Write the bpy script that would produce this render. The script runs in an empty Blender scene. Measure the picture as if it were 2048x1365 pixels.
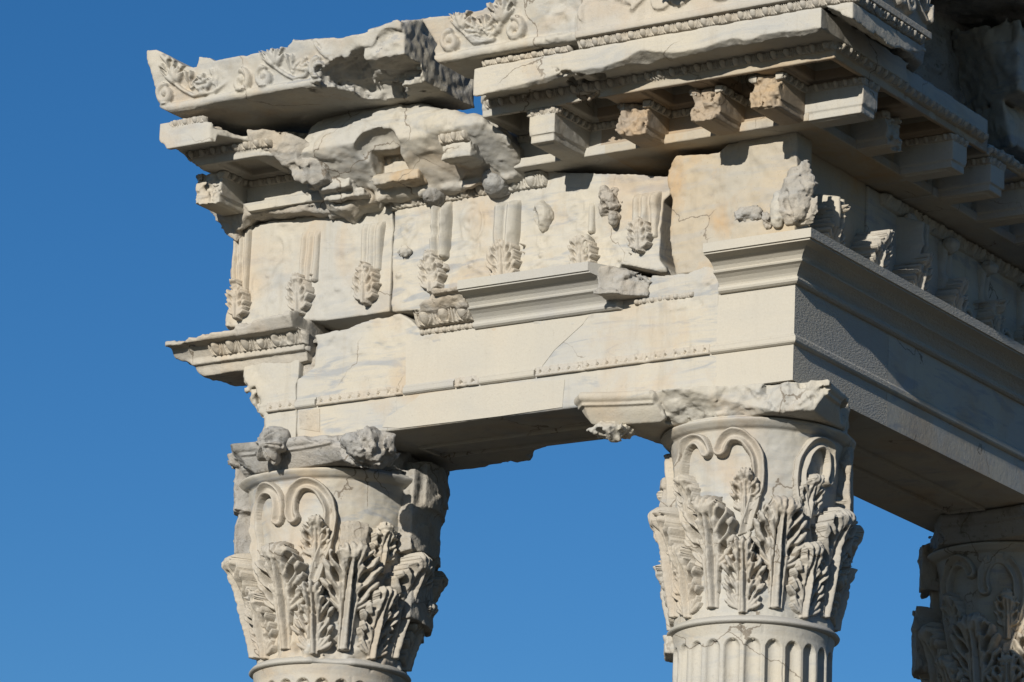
import bpy, bmesh, math, random
import numpy as np
import openvdb as vdb
from mathutils import Vector, Matrix

S = bpy.context.scene
C = S.collection
R = math.radians

# ------------------------------------------------------------------ camera
FPX = 9000.0                                   # focal length in pixels of the 2048 px wide photograph
YAW, PITCH, ROLL = R(-33.4785), R(15.8777), R(2.4167)
CAM = np.array([11.98007, -20.95509, -6.69623])
_d = np.array([math.sin(YAW)*math.cos(PITCH), math.cos(YAW)*math.cos(PITCH), math.sin(PITCH)])
_r0 = np.array([math.cos(YAW), -math.sin(YAW), 0.0]); _u0 = np.cross(_r0, _d)
_r = math.cos(ROLL)*_r0 + math.sin(ROLL)*_u0
_u = -math.sin(ROLL)*_r0 + math.cos(ROLL)*_u0
cd = bpy.data.cameras.new('camera'); cam = bpy.data.objects.new('camera', cd); C.objects.link(cam)
cam.matrix_world = Matrix(((_r[0], _u[0], -_d[0], CAM[0]), (_r[1], _u[1], -_d[1], CAM[1]), (_r[2], _u[2], -_d[2], CAM[2]), (0, 0, 0, 1)))
cd.sensor_width = 36.0; cd.lens = 36.0*FPX/2048.0
cd.clip_start = 0.5; cd.clip_end = 20000
S.camera = cam
GROUND_Z = float(CAM[2]) - 1.6

# ------------------------------------------------------------------ sky and sun
SUN_EL, SUN_AZ = R(17.0), R(6.5)               # azimuth measured from -y towards +x
w = bpy.data.worlds.new('World'); S.world = w; w.use_nodes = True
nt = w.node_tree; nt.nodes.clear()
sky = nt.nodes.new('ShaderNodeTexSky'); sky.sky_type = 'NISHITA'; sky.sun_disc = False
sky.sun_elevation = SUN_EL
sky.sun_rotation = math.pi - SUN_AZ
sky.altitude = 300; sky.air_density = 1.0; sky.dust_density = 0.1; sky.ozone_density = 5.0
bg = nt.nodes.new('ShaderNodeBackground'); bg.inputs['Strength'].default_value = 0.074
wo = nt.nodes.new('ShaderNodeOutputWorld')
hs = nt.nodes.new('ShaderNodeHueSaturation'); hs.inputs['Saturation'].default_value = 1.18; hs.inputs['Hue'].default_value = .503
nt.links.new(sky.outputs[0], hs.inputs['Color']); nt.links.new(hs.outputs[0], bg.inputs[0]); nt.links.new(bg.outputs[0], wo.inputs[0])
sl = bpy.data.lights.new('sun', 'SUN'); sl.energy = 5.0; sl.angle = R(0.53); sl.color = (1.0, 0.955, 0.875)
so = bpy.data.objects.new('sun', sl); C.objects.link(so)
sd = Vector((math.sin(SUN_AZ)*math.cos(SUN_EL), -math.cos(SUN_AZ)*math.cos(SUN_EL), math.sin(SUN_EL)))
so.rotation_euler = sd.to_track_quat('Z', 'Y').to_euler()
S.view_settings.view_transform = 'Standard'; S.view_settings.look = 'None'
S.view_settings.exposure = 0.24; S.view_settings.gamma = 1.0
S.render.engine = 'CYCLES'

# ------------------------------------------------------------------ measuring: a pixel of the photograph onto a plane of the building
def U(px, py, ax, val):
    v = _d + (px-1024)/FPX*_r - (py-682.5)/FPX*_u
    return CAM + (val-CAM[ax])/v[ax]*v
def XZ(pts, y):
    return [tuple(U(a, b, 1, y)[[0, 2]]) for a, b in pts]
def YZ(pts, x):
    return [tuple(U(a, b, 0, x)[[1, 2]]) for a, b in pts]

# ------------------------------------------------------------------ materials
def marble(name, base=(.635, .575, .46), grey=(.55, .53, .475), veins=.5, ochre=.25, lichen=.0, pits=.3,
           rough=.75, bump=.35, bscale=1.0, chisel=0.0, veindir=(1.0, 1.0, 5.0), dark=(.09, .085, .075), streak=.35, cracks=.8):
    m = bpy.data.materials.new(name); m.use_nodes = True
    t = m.node_tree; N = t.nodes; L = t.links; N.clear()
    out = N.new('ShaderNodeOutputMaterial'); b = N.new('ShaderNodeBsdfPrincipled')
    L.new(b.outputs[0], out.inputs[0]); b.inputs['Roughness'].default_value = rough
    b.inputs['Specular IOR Level'].default_value = .25
    g = N.new('ShaderNodeNewGeometry')
    def mapped(sc, rot=(0, 0, 0)):
        mp = N.new('ShaderNodeMapping'); mp.inputs['Scale'].default_value = sc; mp.inputs['Rotation'].default_value = rot
        L.new(g.outputs['Position'], mp.inputs[0]); return mp.outputs[0]
    def noise(vec, s, det=4, ro=.55, dist=0.0):
        n = N.new('ShaderNodeTexNoise'); n.inputs['Scale'].default_value = s; n.inputs['Detail'].default_value = det
        n.inputs['Roughness'].default_value = ro; n.inputs['Distortion'].default_value = dist
        L.new(vec, n.inputs['Vector']); return n.outputs['Fac']
    def ramp(fac, a, bb, c0=0.0, c1=1.0):
        r = N.new('ShaderNodeMapRange'); r.inputs[1].default_value = a; r.inputs[2].default_value = bb
        r.inputs[3].default_value = c0; r.inputs[4].default_value = c1; L.new(fac, r.inputs[0]); return r.outputs[0]
    def mix(fac, ca, cb, mode='MIX'):
        x = N.new('ShaderNodeMix'); x.data_type = 'RGBA'; x.blend_type = mode
        if isinstance(fac, float): x.inputs[0].default_value = fac
        else: L.new(fac, x.inputs[0])
        for s, v in ((x.inputs[6], ca), (x.inputs[7], cb)):
            if isinstance(v, tuple): s.default_value = v + (1,) if len(v) == 3 else v
            else: L.new(v, s)
        return x.outputs[2]
    def mul(a, k):
        x = N.new('ShaderNodeMath'); x.operation = 'MULTIPLY'; L.new(a, x.inputs[0])
        if isinstance(k, float): x.inputs[1].default_value = k
        else: L.new(k, x.inputs[1])
        return x.outputs[0]
    P = mapped((1, 1, 1))
    K = .655; base = tuple(c*K for c in base); grey = tuple(c*K for c in grey)
    col = mix(ramp(noise(P, 1.7, 5), .38, .62), base, grey)
    # long grey-blue veins, tilted like the bedding of the marble
    vv = noise(mapped(veindir, (R(8), R(-24), R(20))), 2.2, 6, .62, .8)
    vein = ramp(vv, .53, .62)
    col = mix(mul(vein, veins), col, (.25, .262, .27))
    v2 = noise(mapped((veindir[0], veindir[1], veindir[2]*2.2), (R(-6), R(-10), 0)), 5.0, 5, .6, .4)
    col = mix(mul(ramp(v2, .5, .7), veins*.55), col, (.31, .31, .31))
    if ochre > 0:
        col = mix(mul(ramp(noise(mapped((1, 1, .8), (.4, .2, 0)), 2.3, 6, .6, .5), .52, .68), ochre), col, (.38, .25, .125))
    if lichen > 0:
        col = mix(mul(ramp(noise(P, 3.1, 7, .68, .3), .54, .66), lichen), col, (.13, .126, .115))
        col = mix(mul(ramp(noise(P, 26, 5, .7), .57, .68), lichen), col, dark)
    # rain streaks and old cracks
    if streak > 0:
        col = mix(mul(ramp(noise(mapped((5, 5, .45)), 2.2, 5, .65, .2), .55, .75), streak), col, (.24, .20, .145))
        col = mix(mul(ramp(noise(mapped((1.3, 1.3, 1)), 6.5, 6, .75), .60, .70), streak*.9), col, (.16, .14, .115))
    crack = None
    if cracks > 0:
        vo = N.new('ShaderNodeTexVoronoi'); vo.feature = 'DISTANCE_TO_EDGE'; vo.inputs['Scale'].default_value = 1.15
        wv_ = N.new('ShaderNodeVectorMath'); wv_.operation = 'ADD'
        nz_ = N.new('ShaderNodeTexNoise'); nz_.inputs['Scale'].default_value = 3.0; nz_.inputs['Detail'].default_value = 6; L.new(P, nz_.inputs['Vector'])
        sc_ = N.new('ShaderNodeVectorMath'); sc_.operation = 'SCALE'; sc_.inputs['Scale'].default_value = .45; L.new(nz_.outputs['Color'], sc_.inputs[0])
        L.new(P, wv_.inputs[0]); L.new(sc_.outputs[0], wv_.inputs[1]); L.new(wv_.outputs[0], vo.inputs['Vector'])
        crack = mul(mul(ramp(vo.outputs['Distance'], .0025, .0055, 1.0, 0.0), ramp(noise(P, 1.3, 3), .50, .56)), cracks)
        col = mix(crack, col, (.10, .075, .05))
    # fine grain and dark pits
    fine = noise(P, 90, 4, .7)
    col = mix(ramp(fine, .3, .7, 0.0, .28), col, (.30, .27, .22))
    sp = noise(P, 60, 3, .8)
    col = mix(mul(ramp(sp, .63, .70), pits), col, (.13, .10, .075))
    L.new(col, b.inputs['Base Color'])
    # relief of the surface
    bn = N.new('ShaderNodeBump'); bn.inputs['Strength'].default_value = bump; bn.inputs['Distance'].default_value = .012
    hsum = N.new('ShaderNodeMath'); hsum.operation = 'ADD'
    L.new(mul(noise(P, 24*bscale, 8, .66), 1.0 if chisel == 0 else .35), hsum.inputs[0]); L.new(mul(sp, .35), hsum.inputs[1])
    hgt = hsum.outputs[0]
    if chisel > 0:
        # short oblique tool strokes
        ch = noise(mapped((1.2, 14, 40), (R(38), 0, 0)), 3.0, 3, .6, .3)
        h2 = N.new('ShaderNodeMath'); h2.operation = 'ADD'
        L.new(hgt, h2.inputs[0]); L.new(mul(ch, chisel), h2.inputs[1]); hgt = h2.outputs[0]
    L.new(hgt, bn.inputs['Height']); L.new(bn.outputs[0], b.inputs['Normal'])
    return m

M = dict(
    old=marble('weathered_marble', veins=.38, ochre=.35, lichen=.06),
    veined=marble('veined_marble', veins=.85, ochre=.40, lichen=.0, pits=.2, bump=.22),
    cream=marble('new_cream_stone', base=(.63, .575, .47), grey=(.585, .545, .46), streak=.10, cracks=0.0, veins=.06, ochre=.06, pits=.25, bump=.16, bscale=2.5),
    creamside=marble('tooled_cream_stone', base=(.60, .55, .45), grey=(.54, .52, .47), streak=.10, cracks=0.0, veins=.15, ochre=.03, pits=.2, bump=.5, bscale=1.2, chisel=2.2),
    greycast=marble('grey_cast_moulding', base=(.58, .55, .47), grey=(.52, .50, .46), streak=.12, cracks=0.0, veins=.08, ochre=.03, pits=.15, bump=.25, bscale=3.0),
    rough=marble('fractured_marble', base=(.56, .49, .39), grey=(.46, .44, .40), veins=.35, ochre=.25, lichen=.35, pits=.5, bump=.8, rough=.9),
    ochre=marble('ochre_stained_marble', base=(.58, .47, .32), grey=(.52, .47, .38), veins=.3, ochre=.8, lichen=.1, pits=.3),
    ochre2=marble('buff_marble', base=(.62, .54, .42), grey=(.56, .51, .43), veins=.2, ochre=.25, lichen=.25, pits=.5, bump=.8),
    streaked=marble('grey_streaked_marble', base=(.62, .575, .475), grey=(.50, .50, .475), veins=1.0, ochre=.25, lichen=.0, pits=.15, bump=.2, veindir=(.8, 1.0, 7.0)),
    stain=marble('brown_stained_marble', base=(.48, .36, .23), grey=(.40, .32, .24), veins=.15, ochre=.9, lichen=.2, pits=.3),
    carved=marble('carved_marble', base=(.62, .55, .44), grey=(.55, .51, .44), veins=.2, ochre=.30, lichen=.10, pits=.3, bump=.5),
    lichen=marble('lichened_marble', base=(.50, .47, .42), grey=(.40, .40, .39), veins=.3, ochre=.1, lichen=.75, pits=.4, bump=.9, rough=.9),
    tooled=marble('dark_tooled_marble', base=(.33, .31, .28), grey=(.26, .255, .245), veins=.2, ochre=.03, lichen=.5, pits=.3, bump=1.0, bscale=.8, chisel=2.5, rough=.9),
)
gm = bpy.data.materials.new('dry_earth'); gm.use_nodes = True
gb = gm.node_tree.nodes['Principled BSDF']; gb.inputs['Roughness'].default_value = .95
gn = gm.node_tree.nodes.new('ShaderNodeTexNoise'); gn.inputs['Scale'].default_value = .4; gn.inputs['Detail'].default_value = 8
gr = gm.node_tree.nodes.new('ShaderNodeValToRGB'); gr.color_ramp.elements[0].color = (.04, .038, .028, 1); gr.color_ramp.elements[1].color = (.10, .078, .048, 1)
gr.color_ramp.elements[0].position = .35; gr.color_ramp.elements[1].position = .65
gg = gm.node_tree.nodes.new('ShaderNodeNewGeometry')
gm.node_tree.links.new(gg.outputs['Position'], gn.inputs['Vector']); gm.node_tree.links.new(gn.outputs[0], gr.inputs[0]); gm.node_tree.links.new(gr.outputs[0], gb.inputs['Base Color'])

# ------------------------------------------------------------------ object helpers
def empty(name, loc, label, cat, group=None):
    o = bpy.data.objects.new(name, None); C.objects.link(o); o.location = loc; o.empty_display_size = .1
    o['label'] = label; o['category'] = cat
    if group: o['group'] = group
    return o
def link(name, me, mat, parent=None, smooth=True, label=None):
    o = bpy.data.objects.new(name, me); C.objects.link(o)
    if mat is not None and len(me.materials) == 0: me.materials.append(mat)
    if parent is not None:
        o.parent = parent
        p = parent; off = Vector((0, 0, 0))
        while p is not None:
            off += p.location; p = p.parent
        o.location = -off                       # mesh data is in world coordinates
    if smooth:
        me.polygons.foreach_set('use_smooth', np.ones(len(me.polygons), bool))
    if label: o['label'] = label
    return o
def mesh_np(name, V, F):
    me = bpy.data.meshes.new(name)
    V = np.asarray(V, np.float32); F = np.asarray(F, np.int32); k = F.shape[1]
    me.vertices.add(len(V)); me.vertices.foreach_set('co', V.ravel())
    me.loops.add(len(F)*k); me.loops.foreach_set('vertex_index', F.ravel())
    me.polygons.add(len(F)); me.polygons.foreach_set('loop_start', np.arange(0, len(F)*k, k, dtype=np.int32))
    me.polygons.foreach_set('loop_total', np.full(len(F), k, np.int32))
    me.update(calc_edges=True); me.validate()
    return me

# ------------------------------------------------------------------ cheap B-spline noise on axis-aligned lattices
def _bw(a, lam, n, off):
    t = np.abs(a-a[0])/lam + 1.0 + off; i = np.floor(t).astype(int); f = t-i
    W = np.zeros((len(a), n), np.float32); r = np.arange(len(a))
    for k, wt in enumerate(((1-f)**3/6, (3*f**3-6*f**2+4)/6, (-3*f**3+3*f**2+3*f+1)/6, f**3/6)):
        W[r, i-1+k] += wt
    return W
def lat(axes, lam, seed):
    rs = np.random.RandomState(seed); lam = [lam]*len(axes) if np.isscalar(lam) else lam
    Ws = []; shp = []
    for a, l in zip(axes, lam):
        n = int(abs(a[-1]-a[0])/l) + 6; shp.append(n); Ws.append(_bw(a, l, n, rs.rand()*.99))
    T = rs.uniform(-1, 1, shp).astype(np.float32)
    for W in Ws:
        T = np.tensordot(T, W, axes=([0], [1]))
    return T*2.4
class G:
    def __init__(s, lo, hi, h):
        s.h = h; s.ax = [np.arange(l, u+h, h, dtype=np.float32) for l, u in zip(lo, hi)]
        s.X = s.ax[0][:, None, None]; s.Y = s.ax[1][None, :, None]; s.Z = s.ax[2][None, None, :]
    def n(s, lam, seed): return lat(s.ax, lam, seed)
    def fbm(s, lam, seed, octs=3, gain=.5):
        o = 0; a = 1
        for k in range(octs):
            o = o + a*lat(s.ax, (lam if np.isscalar(lam) else np.array(lam))/(2.1**k), seed+k*17); a *= gain
        return o
    def facets(s, lam, seed):                   # piecewise-planar break faces round jittered seeds
        ax = [a[::2] for a in s.ax]; rs = np.random.RandomState(seed)
        C_ = [(a/lam).astype(np.float32) for a in ax]
        lo = [int(math.floor(c[0]))-2 for c in C_]; n = [int(math.floor(c[-1]))-l+4 for c, l in zip(C_, lo)]
        J = rs.uniform(0, 1, n+[3]).astype(np.float32); Gd = rs.normal(0, .8, n+[3]).astype(np.float32); Of = rs.uniform(-.55, .55, n).astype(np.float32)
        wob = [.25*lat(ax, lam*.9, seed+71+i) for i in range(3)]
        P = [c.reshape([-1 if i == j else 1 for j in range(3)])+wob[i] for i, c in enumerate(C_)]
        I = [np.floor(p).astype(np.int32)-l for p, l in zip(P, lo)]
        best = np.full(P[0].shape, 9e9, np.float32); val = np.zeros(P[0].shape, np.float32)
        for dx in (-1, 0, 1):
            for dy in (-1, 0, 1):
                for dz in (-1, 0, 1):
                    i, j, k = (np.clip(I[0]+dx, 0, n[0]-1), np.clip(I[1]+dy, 0, n[1]-1), np.clip(I[2]+dz, 0, n[2]-1))
                    jt = J[i, j, k]; gd = Gd[i, j, k]
                    e0 = P[0]-(i+lo[0]+jt[..., 0]); e1 = P[1]-(j+lo[1]+jt[..., 1]); e2 = P[2]-(k+lo[2]+jt[..., 2])
                    dd = e0*e0+e1*e1+e2*e2; m_ = dd < best
                    best = np.where(m_, dd, best); val = np.where(m_, Of[i, j, k]+e0*gd[..., 0]+e1*gd[..., 1]+e2*gd[..., 2], val)
        T = val
        for a, c in zip(s.ax, ax):
            t = np.clip((a-c[0])/(c[1]-c[0]), 0, len(c)-1.001); i0 = t.astype(int); f = (t-i0).astype(np.float32)
            W = np.zeros((len(a), len(c)), np.float32); r = np.arange(len(a)); W[r, i0] = 1-f; W[r, i0+1] += f
            T = np.tensordot(T, W, axes=([0], [1]))
        return T
    def chips(s, lam, seed, octs=3, gain=.5):   # like broken stone
        o = s.facets(lam*.8, seed)*1.0+s.facets(lam*.33, seed+5)*.38; a = .42
        for k in range(1, octs):
            o = o + a*(np.abs(lat(s.ax, lam/(2.0**k), seed+k*31))*2-.8); a *= gain
        return o
    def n2(s, lam, seed): return lat([s.ax[0], s.ax[2]], lam, seed)[:, None, :]
    def pXZ(s, pts): return poly2(s.ax[0][:, None], s.ax[2][None, :], pts)[:, None, :]
    def pYZ(s, pts): return poly2(s.ax[1][:, None], s.ax[2][None, :], pts)[None, :, :]
    def pXY(s, pts): return poly2(s.ax[0][:, None], s.ax[1][None, :], pts)[:, :, None]
    def prof(s, fl):                            # mitred corner profile: list of (offset, z) outward from the corner of the building
        pts = [(-o, z) for o, z in fl]
        a = poly2(s.ax[1][:, None], s.ax[2][None, :], pts)[None, :, :]
        b = poly2(-s.ax[0][:, None], s.ax[2][None, :], pts)[:, None, :]
        return np.maximum(a, b)
    def box(s, x0, x1, y0, y1, z0, z1):
        qx = np.abs(s.X-(x0+x1)/2)-(x1-x0)/2; qy = np.abs(s.Y-(y0+y1)/2)-(y1-y0)/2; qz = np.abs(s.Z-(z0+z1)/2)-(z1-z0)/2
        return np.maximum(np.maximum(qx, qy), qz)
    def ell(s, c, r):
        k = np.sqrt(((s.X-c[0])/r[0])**2+((s.Y-c[1])/r[1])**2+((s.Z-c[2])/r[2])**2)
        return (k-1)*min(r)
def smin(a, b, k):
    hh = np.clip(.5+.5*(b-a)/k, 0, 1); return b*(1-hh)+a*hh-k*hh*(1-hh)
def smax(a, b, k): return -smin(-a, -b, k)
def poly2(A, B, pts):
    pts = np.array(pts, np.float64); n = len(pts)
    d = np.full(np.broadcast(A, B).shape, 1e9); ins = np.zeros(d.shape, bool)
    for i in range(n):
        x0, y0 = pts[i]; x1, y1 = pts[(i+1) % n]
        ex, ey = x1-x0, y1-y0; L2 = ex*ex+ey*ey+1e-12
        t = np.clip(((A-x0)*ex+(B-y0)*ey)/L2, 0, 1)
        d = np.minimum(d, (A-x0-t*ex)**2+(B-y0-t*ey)**2)
        if abs(ey) > 1e-12:
            c = ((y0 > B) != (y1 > B)) & (A < (B-y0)/ey*ex+x0)
            ins ^= c
    return (np.sqrt(d)*np.where(ins, -1, 1)).astype(np.float32)
def rock(name, mat, lo, hi, h, f, parent=None, label=None, adapt=0.0):
    g = G(lo, hi, h)
    d = np.broadcast_to(f(g), (len(g.ax[0]), len(g.ax[1]), len(g.ax[2])))
    d = np.clip(d, -2.5*h, 2.5*h).astype(np.float32)
    d = np.pad(d, 1, constant_values=2.5*h)
    gr_ = vdb.FloatGrid(); gr_.background = 2.5*h; gr_.copyFromArray(np.ascontiguousarray(d))
    gr_.transform = vdb.createLinearTransform(voxelSize=h)
    if adapt > 0:
        P, T, Q = gr_.convertToPolygons(isovalue=0, adaptivity=adapt)
    else:
        P, Q = gr_.convertToQuads(isovalue=0)
    P = P + np.array([a[0]-h for a in g.ax], np.float32)
    me = mesh_np(name, P, Q[:, ::-1])
    return link(name, me, mat, parent, True, label)
def boxes(name, mat, bl, parent=None, bev=.004, label=None):
    bm = bmesh.new()
    for (x0, x1, y0, y1, z0, z1) in bl:
        r = bmesh.ops.create_cube(bm, size=1)
        for v in r['verts']:
            v.co = Vector(((x0+x1)/2+v.co.x*(x1-x0), (y0+y1)/2+v.co.y*(y1-y0), (z0+z1)/2+v.co.z*(z1-z0)))
    if bev: bmesh.ops.bevel(bm, geom=bm.edges[:], offset=bev, segments=2, affect='EDGES', profile=.6)
    me = bpy.data.meshes.new(name); bm.to_mesh(me); bm.free()
    return link(name, me, mat, parent, False, label)
def sweep(name, mat, prof, path, parent=None, closed_ends=True, jitter=0.0, sub=.06, seed=1, label=None):
    # prof: closed loop of (offset, z); path: function(offset) -> list of (x, y) stations for that offset
    rs = np.random.RandomState(seed)
    P0 = [path(o) for o, z in prof]; ns = len(P0[0])
    V = []
    for k in range(ns):
        for (o, z), st in zip(prof, P0):
            V.append((st[k][0], st[k][1], z))
    m = len(prof); F = []
    for k in range(ns-1):
        for i in range(m):
            j = (i+1) % m; F.append((k*m+i, k*m+j, (k+1)*m+j, (k+1)*m+i))
    me = bpy.data.meshes.new(name)
    F2 = [tuple(f) for f in F]
    if closed_ends: F2 += [tuple(range(m))[::-1], tuple(range((ns-1)*m, ns*m))]
    me.from_pydata([tuple(v) for v in V], [], F2); me.update()
    bm = bmesh.new(); bm.from_mesh(me); bmesh.ops.recalc_face_normals(bm, faces=bm.faces[:])
    bm.to_mesh(me); bm.free()
    o = link(name, me, mat, parent, False, label)
    return o

# ------------------------------------------------------------------ relief grids (closed carved slabs)
def relief(name, mat, pos, nu, nv, hf, parent=None, back=-.03, label=None, me_only=False):
    # pos(u, v, h) -> xyz arrays; hf(u, v) -> height, nan outside the outline
    u = np.linspace(0, 1, nu)[:, None]*np.ones((1, nv)); v = np.linspace(0, 1, nv)[None, :]*np.ones((nu, 1))
    hgt = hf(u, v); ins = ~np.isnan(hgt)
    hh = np.where(ins, hgt, back)
    V = np.stack(pos(u, v, hh), -1).reshape(-1, 3)
    idx = np.arange(nu*nv).reshape(nu, nv)
    q = np.stack([idx[:-1, :-1], idx[1:, :-1], idx[1:, 1:], idx[:-1, 1:]], -1).reshape(-1, 4)
    keep = (ins[:-1, :-1] | ins[1:, :-1] | ins[1:, 1:] | ins[:-1, 1:]).reshape(-1)
    q = q[keep]
    used = np.unique(q); mp = -np.ones(nu*nv, int); mp[used] = np.arange(len(used))
    me = mesh_np(name, V[used], mp[q])
    if me_only: return me
    return link(name, me, mat, parent, True, label)
def frame_pos(o, Uv, Vv, Wv, su, sv):
    o, Uv, Vv, Wv = [np.array(a, float) for a in (o, Uv, Vv, Wv)]
    def pos(u, v, h): return [o[i]+Uv[i]*u*su+Vv[i]*v*sv+Wv[i]*h for i in range(3)]
    return pos
def egg_h(a, v, dep):
    # a: phase across one egg (-.5..+.5), v 0 bottom .. 1 top
    ex = np.sqrt((a/.27)**2+((v-.62)/.56)**2)
    egg = np.where(ex < 1, np.sqrt(np.clip(1-ex**2, 0, 1))*.95, 0)
    fx = np.sqrt((a/.37)**2+((v-.60)/.66)**2)
    fr = np.clip(1-np.abs(fx-1)/.13, 0, 1)*.75
    dart = np.clip(1-(.5-np.abs(a))/(.075*(.35+.9*v)), 0, 1)*.8
    return np.maximum(np.maximum(egg, fr), dart)*dep
def eggs(name, o, Uv, Wv, length, height, n, dep=.028, lean=.02, parent=None, mat=None, wear=.25, seed=3, res=.0035, mask=None, back=-.03):
    nu = max(12, int(length/res)); nv = max(8, int(height/res))
    def hf(u, v):
        a = (u*n) % 1.0 - .5
        h = egg_h(a, v, dep)
        nz = lat([np.linspace(0, length, nu), np.linspace(0, height, nv)], .05, seed)
        n3 = lat([np.linspace(0, length, nu), np.linspace(0, height, nv)], .012, seed+5)
        wr = np.clip(nz*1.2-1.1+wear*2.2, 0, 1)
        h = h*(1-wr)+(.35*dep+n3*.004)*wr + lean*v + n3*.0012
        # top and bottom fillets
        h = np.where(v > .93, dep*.9+lean, h)
        e = (u <= 0) | (u >= 1) | (v <= 0) | (v >= 1)
        h = np.where(e, back, h)
        if mask is not None: h = np.where(mask(u, v), h, np.nan)
        return h
    pos = frame_pos(o, Uv, (0, 0, 1), Wv, length, height)
    return relief(name, mat or M['carved'], pos, nu, nv, hf, parent, back)
def bead_h(u, v, n):
    a = (u*n) % 1.0
    b = np.sqrt(np.clip(1-((a-.36)/.34)**2-((v-.5)/.5)**2, 0, 1))
    r = np.maximum(np.clip(1-((a-.80)/.05)**2-((v-.5)/.5)**2, 0, 1), np.clip(1-((a-.92)/.05)**2-((v-.5)/.5)**2, 0, 1))**.5
    return np.maximum(b, r*.8)

# ------------------------------------------------------------------ acanthus leaf as a height map
def leaf_h(u, v, seed=0, breakage=.3, aspect=1.5, stem=0.0):
    # u -1..1 across, v 0..1 up; aspect = height/half width
    rs = np.random.RandomState(seed)
    y = v*aspect; x = u
    H = np.full(x.shape, -1.0); A = aspect
    def lobe(bx, by, ang, L, spread, nf, amp):
        nonlocal H
        dx, dy = x-bx, y-by
        ca, sa = math.cos(ang), math.sin(ang)
        s = dx*sa+dy*ca; t = dx*ca-dy*sa
        t = t+.25*s*s*np.sign(ang)/max(L, .1)*(abs(ang) > .2)      # fingers bend upward
        rho = np.sqrt(s*s+t*t)+1e-9; psi = np.arctan2(t, s)
        q = psi/spread
        fing = np.abs(np.cos(q*nf*math.pi/2))
        ins = (np.abs(q) < 1) & (rho < L*(1-.26*(1-fing)**.8-.12*q*q))
        prof = .42+.62*np.sin(np.clip(rho/L, 0, 1)*2.3)
        gr = np.clip((.66-fing)/.66, 0, 1)**.65*np.clip((rho/L-.15)*3, 0, 1)
        h = amp*(prof*(1-.82*gr)-.12*q*q)
        H = np.where(ins, np.maximum(H, h), H)
    st = stem
    Y = lambda t: (st+(1-st)*t)*A
    top = (1-st)*A
    for sg in (-1, 1):
        j = lambda a: a*(1+rs.uniform(-.08, .08))
        lobe(.03*sg, Y(-.02), sg*j(.98), j(.86), .46, 3, .60)
        lobe(.04*sg, Y(.16), sg*j(.92), j(1.02), .44, 3, .78)
        lobe(.04*sg, Y(.36), sg*j(.78), j(1.02), .44, 3, .92)
        lobe(.04*sg, Y(.50), sg*j(.42), min(j(.85), .60*top), .44, 3, 1.02)
    lobe(0, Y(.46), rs.uniform(-.05, .05), .54*top, .34, 4, 1.12)
    # ribs running down either side of the midrib, parted by grooves
    for k, (sx, vt) in enumerate(((-.17, .60), (.17, .60), (-.30, .36), (.30, .36))):
        cx = sx*(.45+1.1*v**1.5)
        r = 1-np.abs(x-cx)/.06
        lim = st+(1-st)*vt
        H = np.where((r > 0) & (v < lim), np.maximum(H, .25+.40*np.sqrt(np.clip(r, 0, 1))), H)
    wv = .085*(1.25-.8*v)
    rib = 1-np.abs(x)/wv
    H = np.where((rib > 0) & (v < .92), .70+.45*np.sqrt(np.clip(rib, 0, 1)), H)
    gv = np.abs(np.abs(x)-wv*1.25) < .03
    H = np.where(gv & (v < .80) & (H > .1), np.minimum(H, .15), H)
    # drilled eyes between the lobes
    for sg in (-1, 1):
        for t, w_ in ((.24, .8), (.46, 1.0), (.68, .8)):
            hx = sg*(.36+.06*rs.rand()); hy = Y(t+.03*rs.rand())
            q = ((x-hx-sg*.45*(y-hy))/(.10*w_))**2+((y-hy)/(.20*w_))**2
            H = np.where((q < 1) & (H > -.9), -.35, H)
    if breakage > 0:
        nz = lat([np.linspace(0, 2, x.shape[0]), np.linspace(0, A, x.shape[1])], .55, seed+9)
        nf_ = lat([np.linspace(0, 2, x.shape[0]), np.linspace(0, A, x.shape[1])], .09, seed+19)
        cut = nz+.30*nf_+.5*(v-.6) > (1.25-breakage*1.1)
        H = np.where(cut & (H > .2), .30+.14*nf_, H)
        H = H*(1-.08*np.abs(nf_))
    ok = (H > -.9).astype(float); F = np.where(H > -.9, H, 0.0)
    for _ in range(2):
        def bl(a):
            b = a.copy(); b[1:-1] = (a[:-2]+2*a[1:-1]+a[2:])/4; c = b.copy(); c[:, 1:-1] = (b[:, :-2]+2*b[:, 1:-1]+b[:, 2:])/4; return c
        F = bl(F); ok = bl(ok)
    return np.where(ok > .42, F/np.maximum(ok, .42)-.12*(1-ok), -1.0)
def leaf(name, pos_of, wid, hei, dep, curl, seed, parent, mat=None, res=.0045, breakage=.3, top=1.0):
    nu = max(24, int(wid/res)); nv = max(32, int(hei/res))
    def hf(u, v):
        L = leaf_h(u*2-1, v, seed, breakage=breakage, aspect=2*hei/wid, stem=.10)
        edge = (u <= 0) | (u >= 1) | (v <= 0) | (v >= 1)
        body = dep*.3+curl*(.45+.55*np.clip(v-.15, 0, 1)**1.5)
        h = body+dep*np.clip(L, -.35, 2)
        return np.where((L > -.9) & ~edge, h, np.nan)
    def pos(u, v, h): return pos_of((u-.5)*wid, v*hei, h)
    return relief(name, mat or M['carved'], pos, nu, nv, hf, parent, -.02)
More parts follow.
